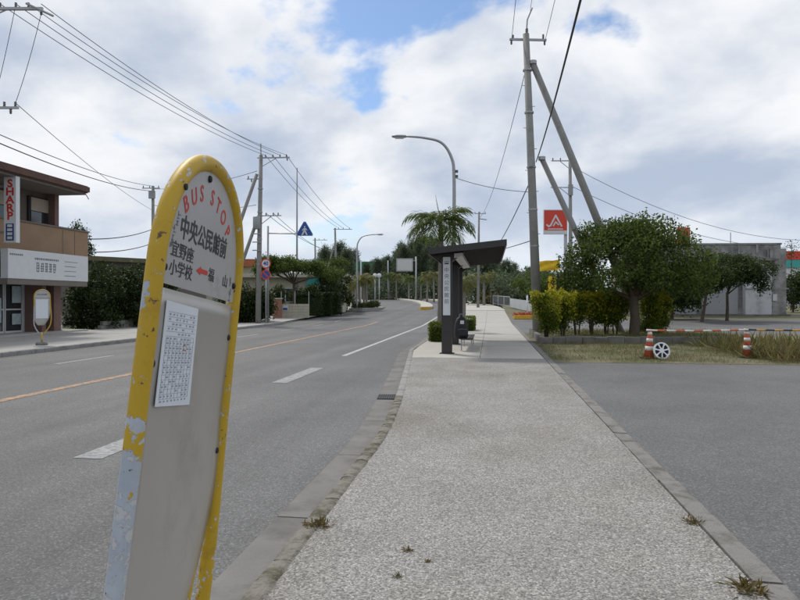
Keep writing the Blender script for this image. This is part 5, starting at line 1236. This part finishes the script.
# garden front: gate pillar, block fence with notice, hedge, turquoise slide
q = gp(277.5, 50); t = thing('gate_pillar', 'reddish brick gate pillar at the garden entrance', 'pillar', q)
for j in range(10): MB().box(-.26, .26, -.26, .26, j * .135, j * .135 + .128).build('brick_course', MATS['brick_red'], t, bevel=.006)
MB().box(-.31, .31, -.31, .31, 1.352, 1.43).build('cap', MATS['house_roof'], t)
q = gp(281, 50.5); t = thing('block_fence', 'pale block fence with blue and white notice beside the gate pillar', 'wall', q, .05)
for j in range(5):
    for i in range(5): MB().box(i * .41, i * .41 + .40, 0, .15, j * .2, j * .2 + .19).build('block', MATS['house_beige'], t)
n_ = MB().box(.12, .52, -.03, -.003, .52, .9).build('notice', MATS['sign_white'], t); MB().box(.16, .48, -.04, -.0305, .56, .70).build('notice_band', MATS['sign_blue'], n_)
for j in (0, 1.0, 2.02): MB().tube([(j, .07, 1.0), (j, .07, 1.9)], .025, 6).build('post', MATS['fence_pale'], t)
for i, (px, dd, h, wd, lab) in enumerate(((311, 54, 1.7, 1.0, 'clipped dark hedge right of the block fence'), (322, 55.5, 1.75, 1.0, 'clipped dark hedge running on to the side street corner'), (331, 56.5, 1.7, .8, 'end of the clipped hedge on the side street corner'))):
    box_bush('garden_hedge', lab, gp(px, dd), 0, wd * 1.9, 1.2, h, 300 + i, 'leaf_thicket', 2600, .12, 'clipped hedges of the beige house')
q = gp(328, 57.5); t = thing('round_tree', 'small round dark tree over the hedge corner at the side street', 'tree', q); r = random.Random(44); bl = [(r.uniform(-1.3, 1.3), r.uniform(-.7, .7), r.uniform(1.6, 3.6), .6, .6, .5) for _ in range(14)]
branch_tree(t, 1.6, .10, [(b[0], b[1], b[2]) for b in bl[::4]], 9); crown_obj('crown', bl, 600, 10, .16, MATS['leaf_dark'], t, 45, .13)
q = gp(313, 57); t = thing('play_slide', 'turquoise play slide behind the clipped hedge', 'slide', q, A); MB().prism([(-.6, 2.2), (.6, 2.2), (.45, 3.0), (-.4, 2.9)], -.1, .1).build('hood', MATS['turquoise'], t)
for s in (-.45, .4): MB().tube([(s, 0, 0), (s, 0, 2.3)], .06, 8).build('leg', MATS['turquoise'], t)
MB().prism([(-.4, 1.6), (-.1, 1.6), (.5, 2.25), (.2, 2.25)], -.3, .1).build('chute', MATS['painted_yellow'], t)
# planted island by the far lamp
pi = thing('planted_island', 'kerbed island with low bushes below the far street lamp', 'traffic island', (0, 0, gz(66)))
poly = [(-13.0 + .1, 63.4), (-11.6, 63.2), (-10.9, 65), (-10.8, 70), (-11.4, 76), (-13.0, 80)]
MB().prismy(poly, -.14, .16).build('kerb', MATS['kerb_clean'], pi); 
for i, (x, y, h) in enumerate(((-12.3, 64.6, .55), (-11.7, 66.8, .5), (-11.6, 69.2, .55), (-12.2, 72, .5))):
    t = thing('island_bush', ['low bush at the foot of the far street lamp', 'low bush second from the far street lamp', 'low bush third from the far street lamp', 'low bush at the back of the planted island'][i], 'bush', (x, y, gz(y) + .14), 0, 'bushes on the planted island')
    crown_obj('foliage', [(0, 0, h * .5, .55, .7, h * .5), (.25, .3, h * .55, .4, .4, h * .4)], 160, 8, .12, MATS['leaf_dark'], t, 400 + i, .08); MB().tube([(0, 0, -.05), (0, 0, h * .5)], .03, 6).build('stem', MATS['bark'], t)
q = gp(367, 150); t = thing('green_roof_building', 'far green-roofed building glimpsed between the tall trees', 'building', q, A); MB().box(-2.5, 2.5, 0, 6, 0, 5.6).build('wall', MATS['house_beige'], t); MB().prism([(-2.9, 5.6), (2.9, 5.6), (2.4, 7.4), (-2.4, 7.4)], -.4, 6.4).build('roof', MATS['green_far'], t)
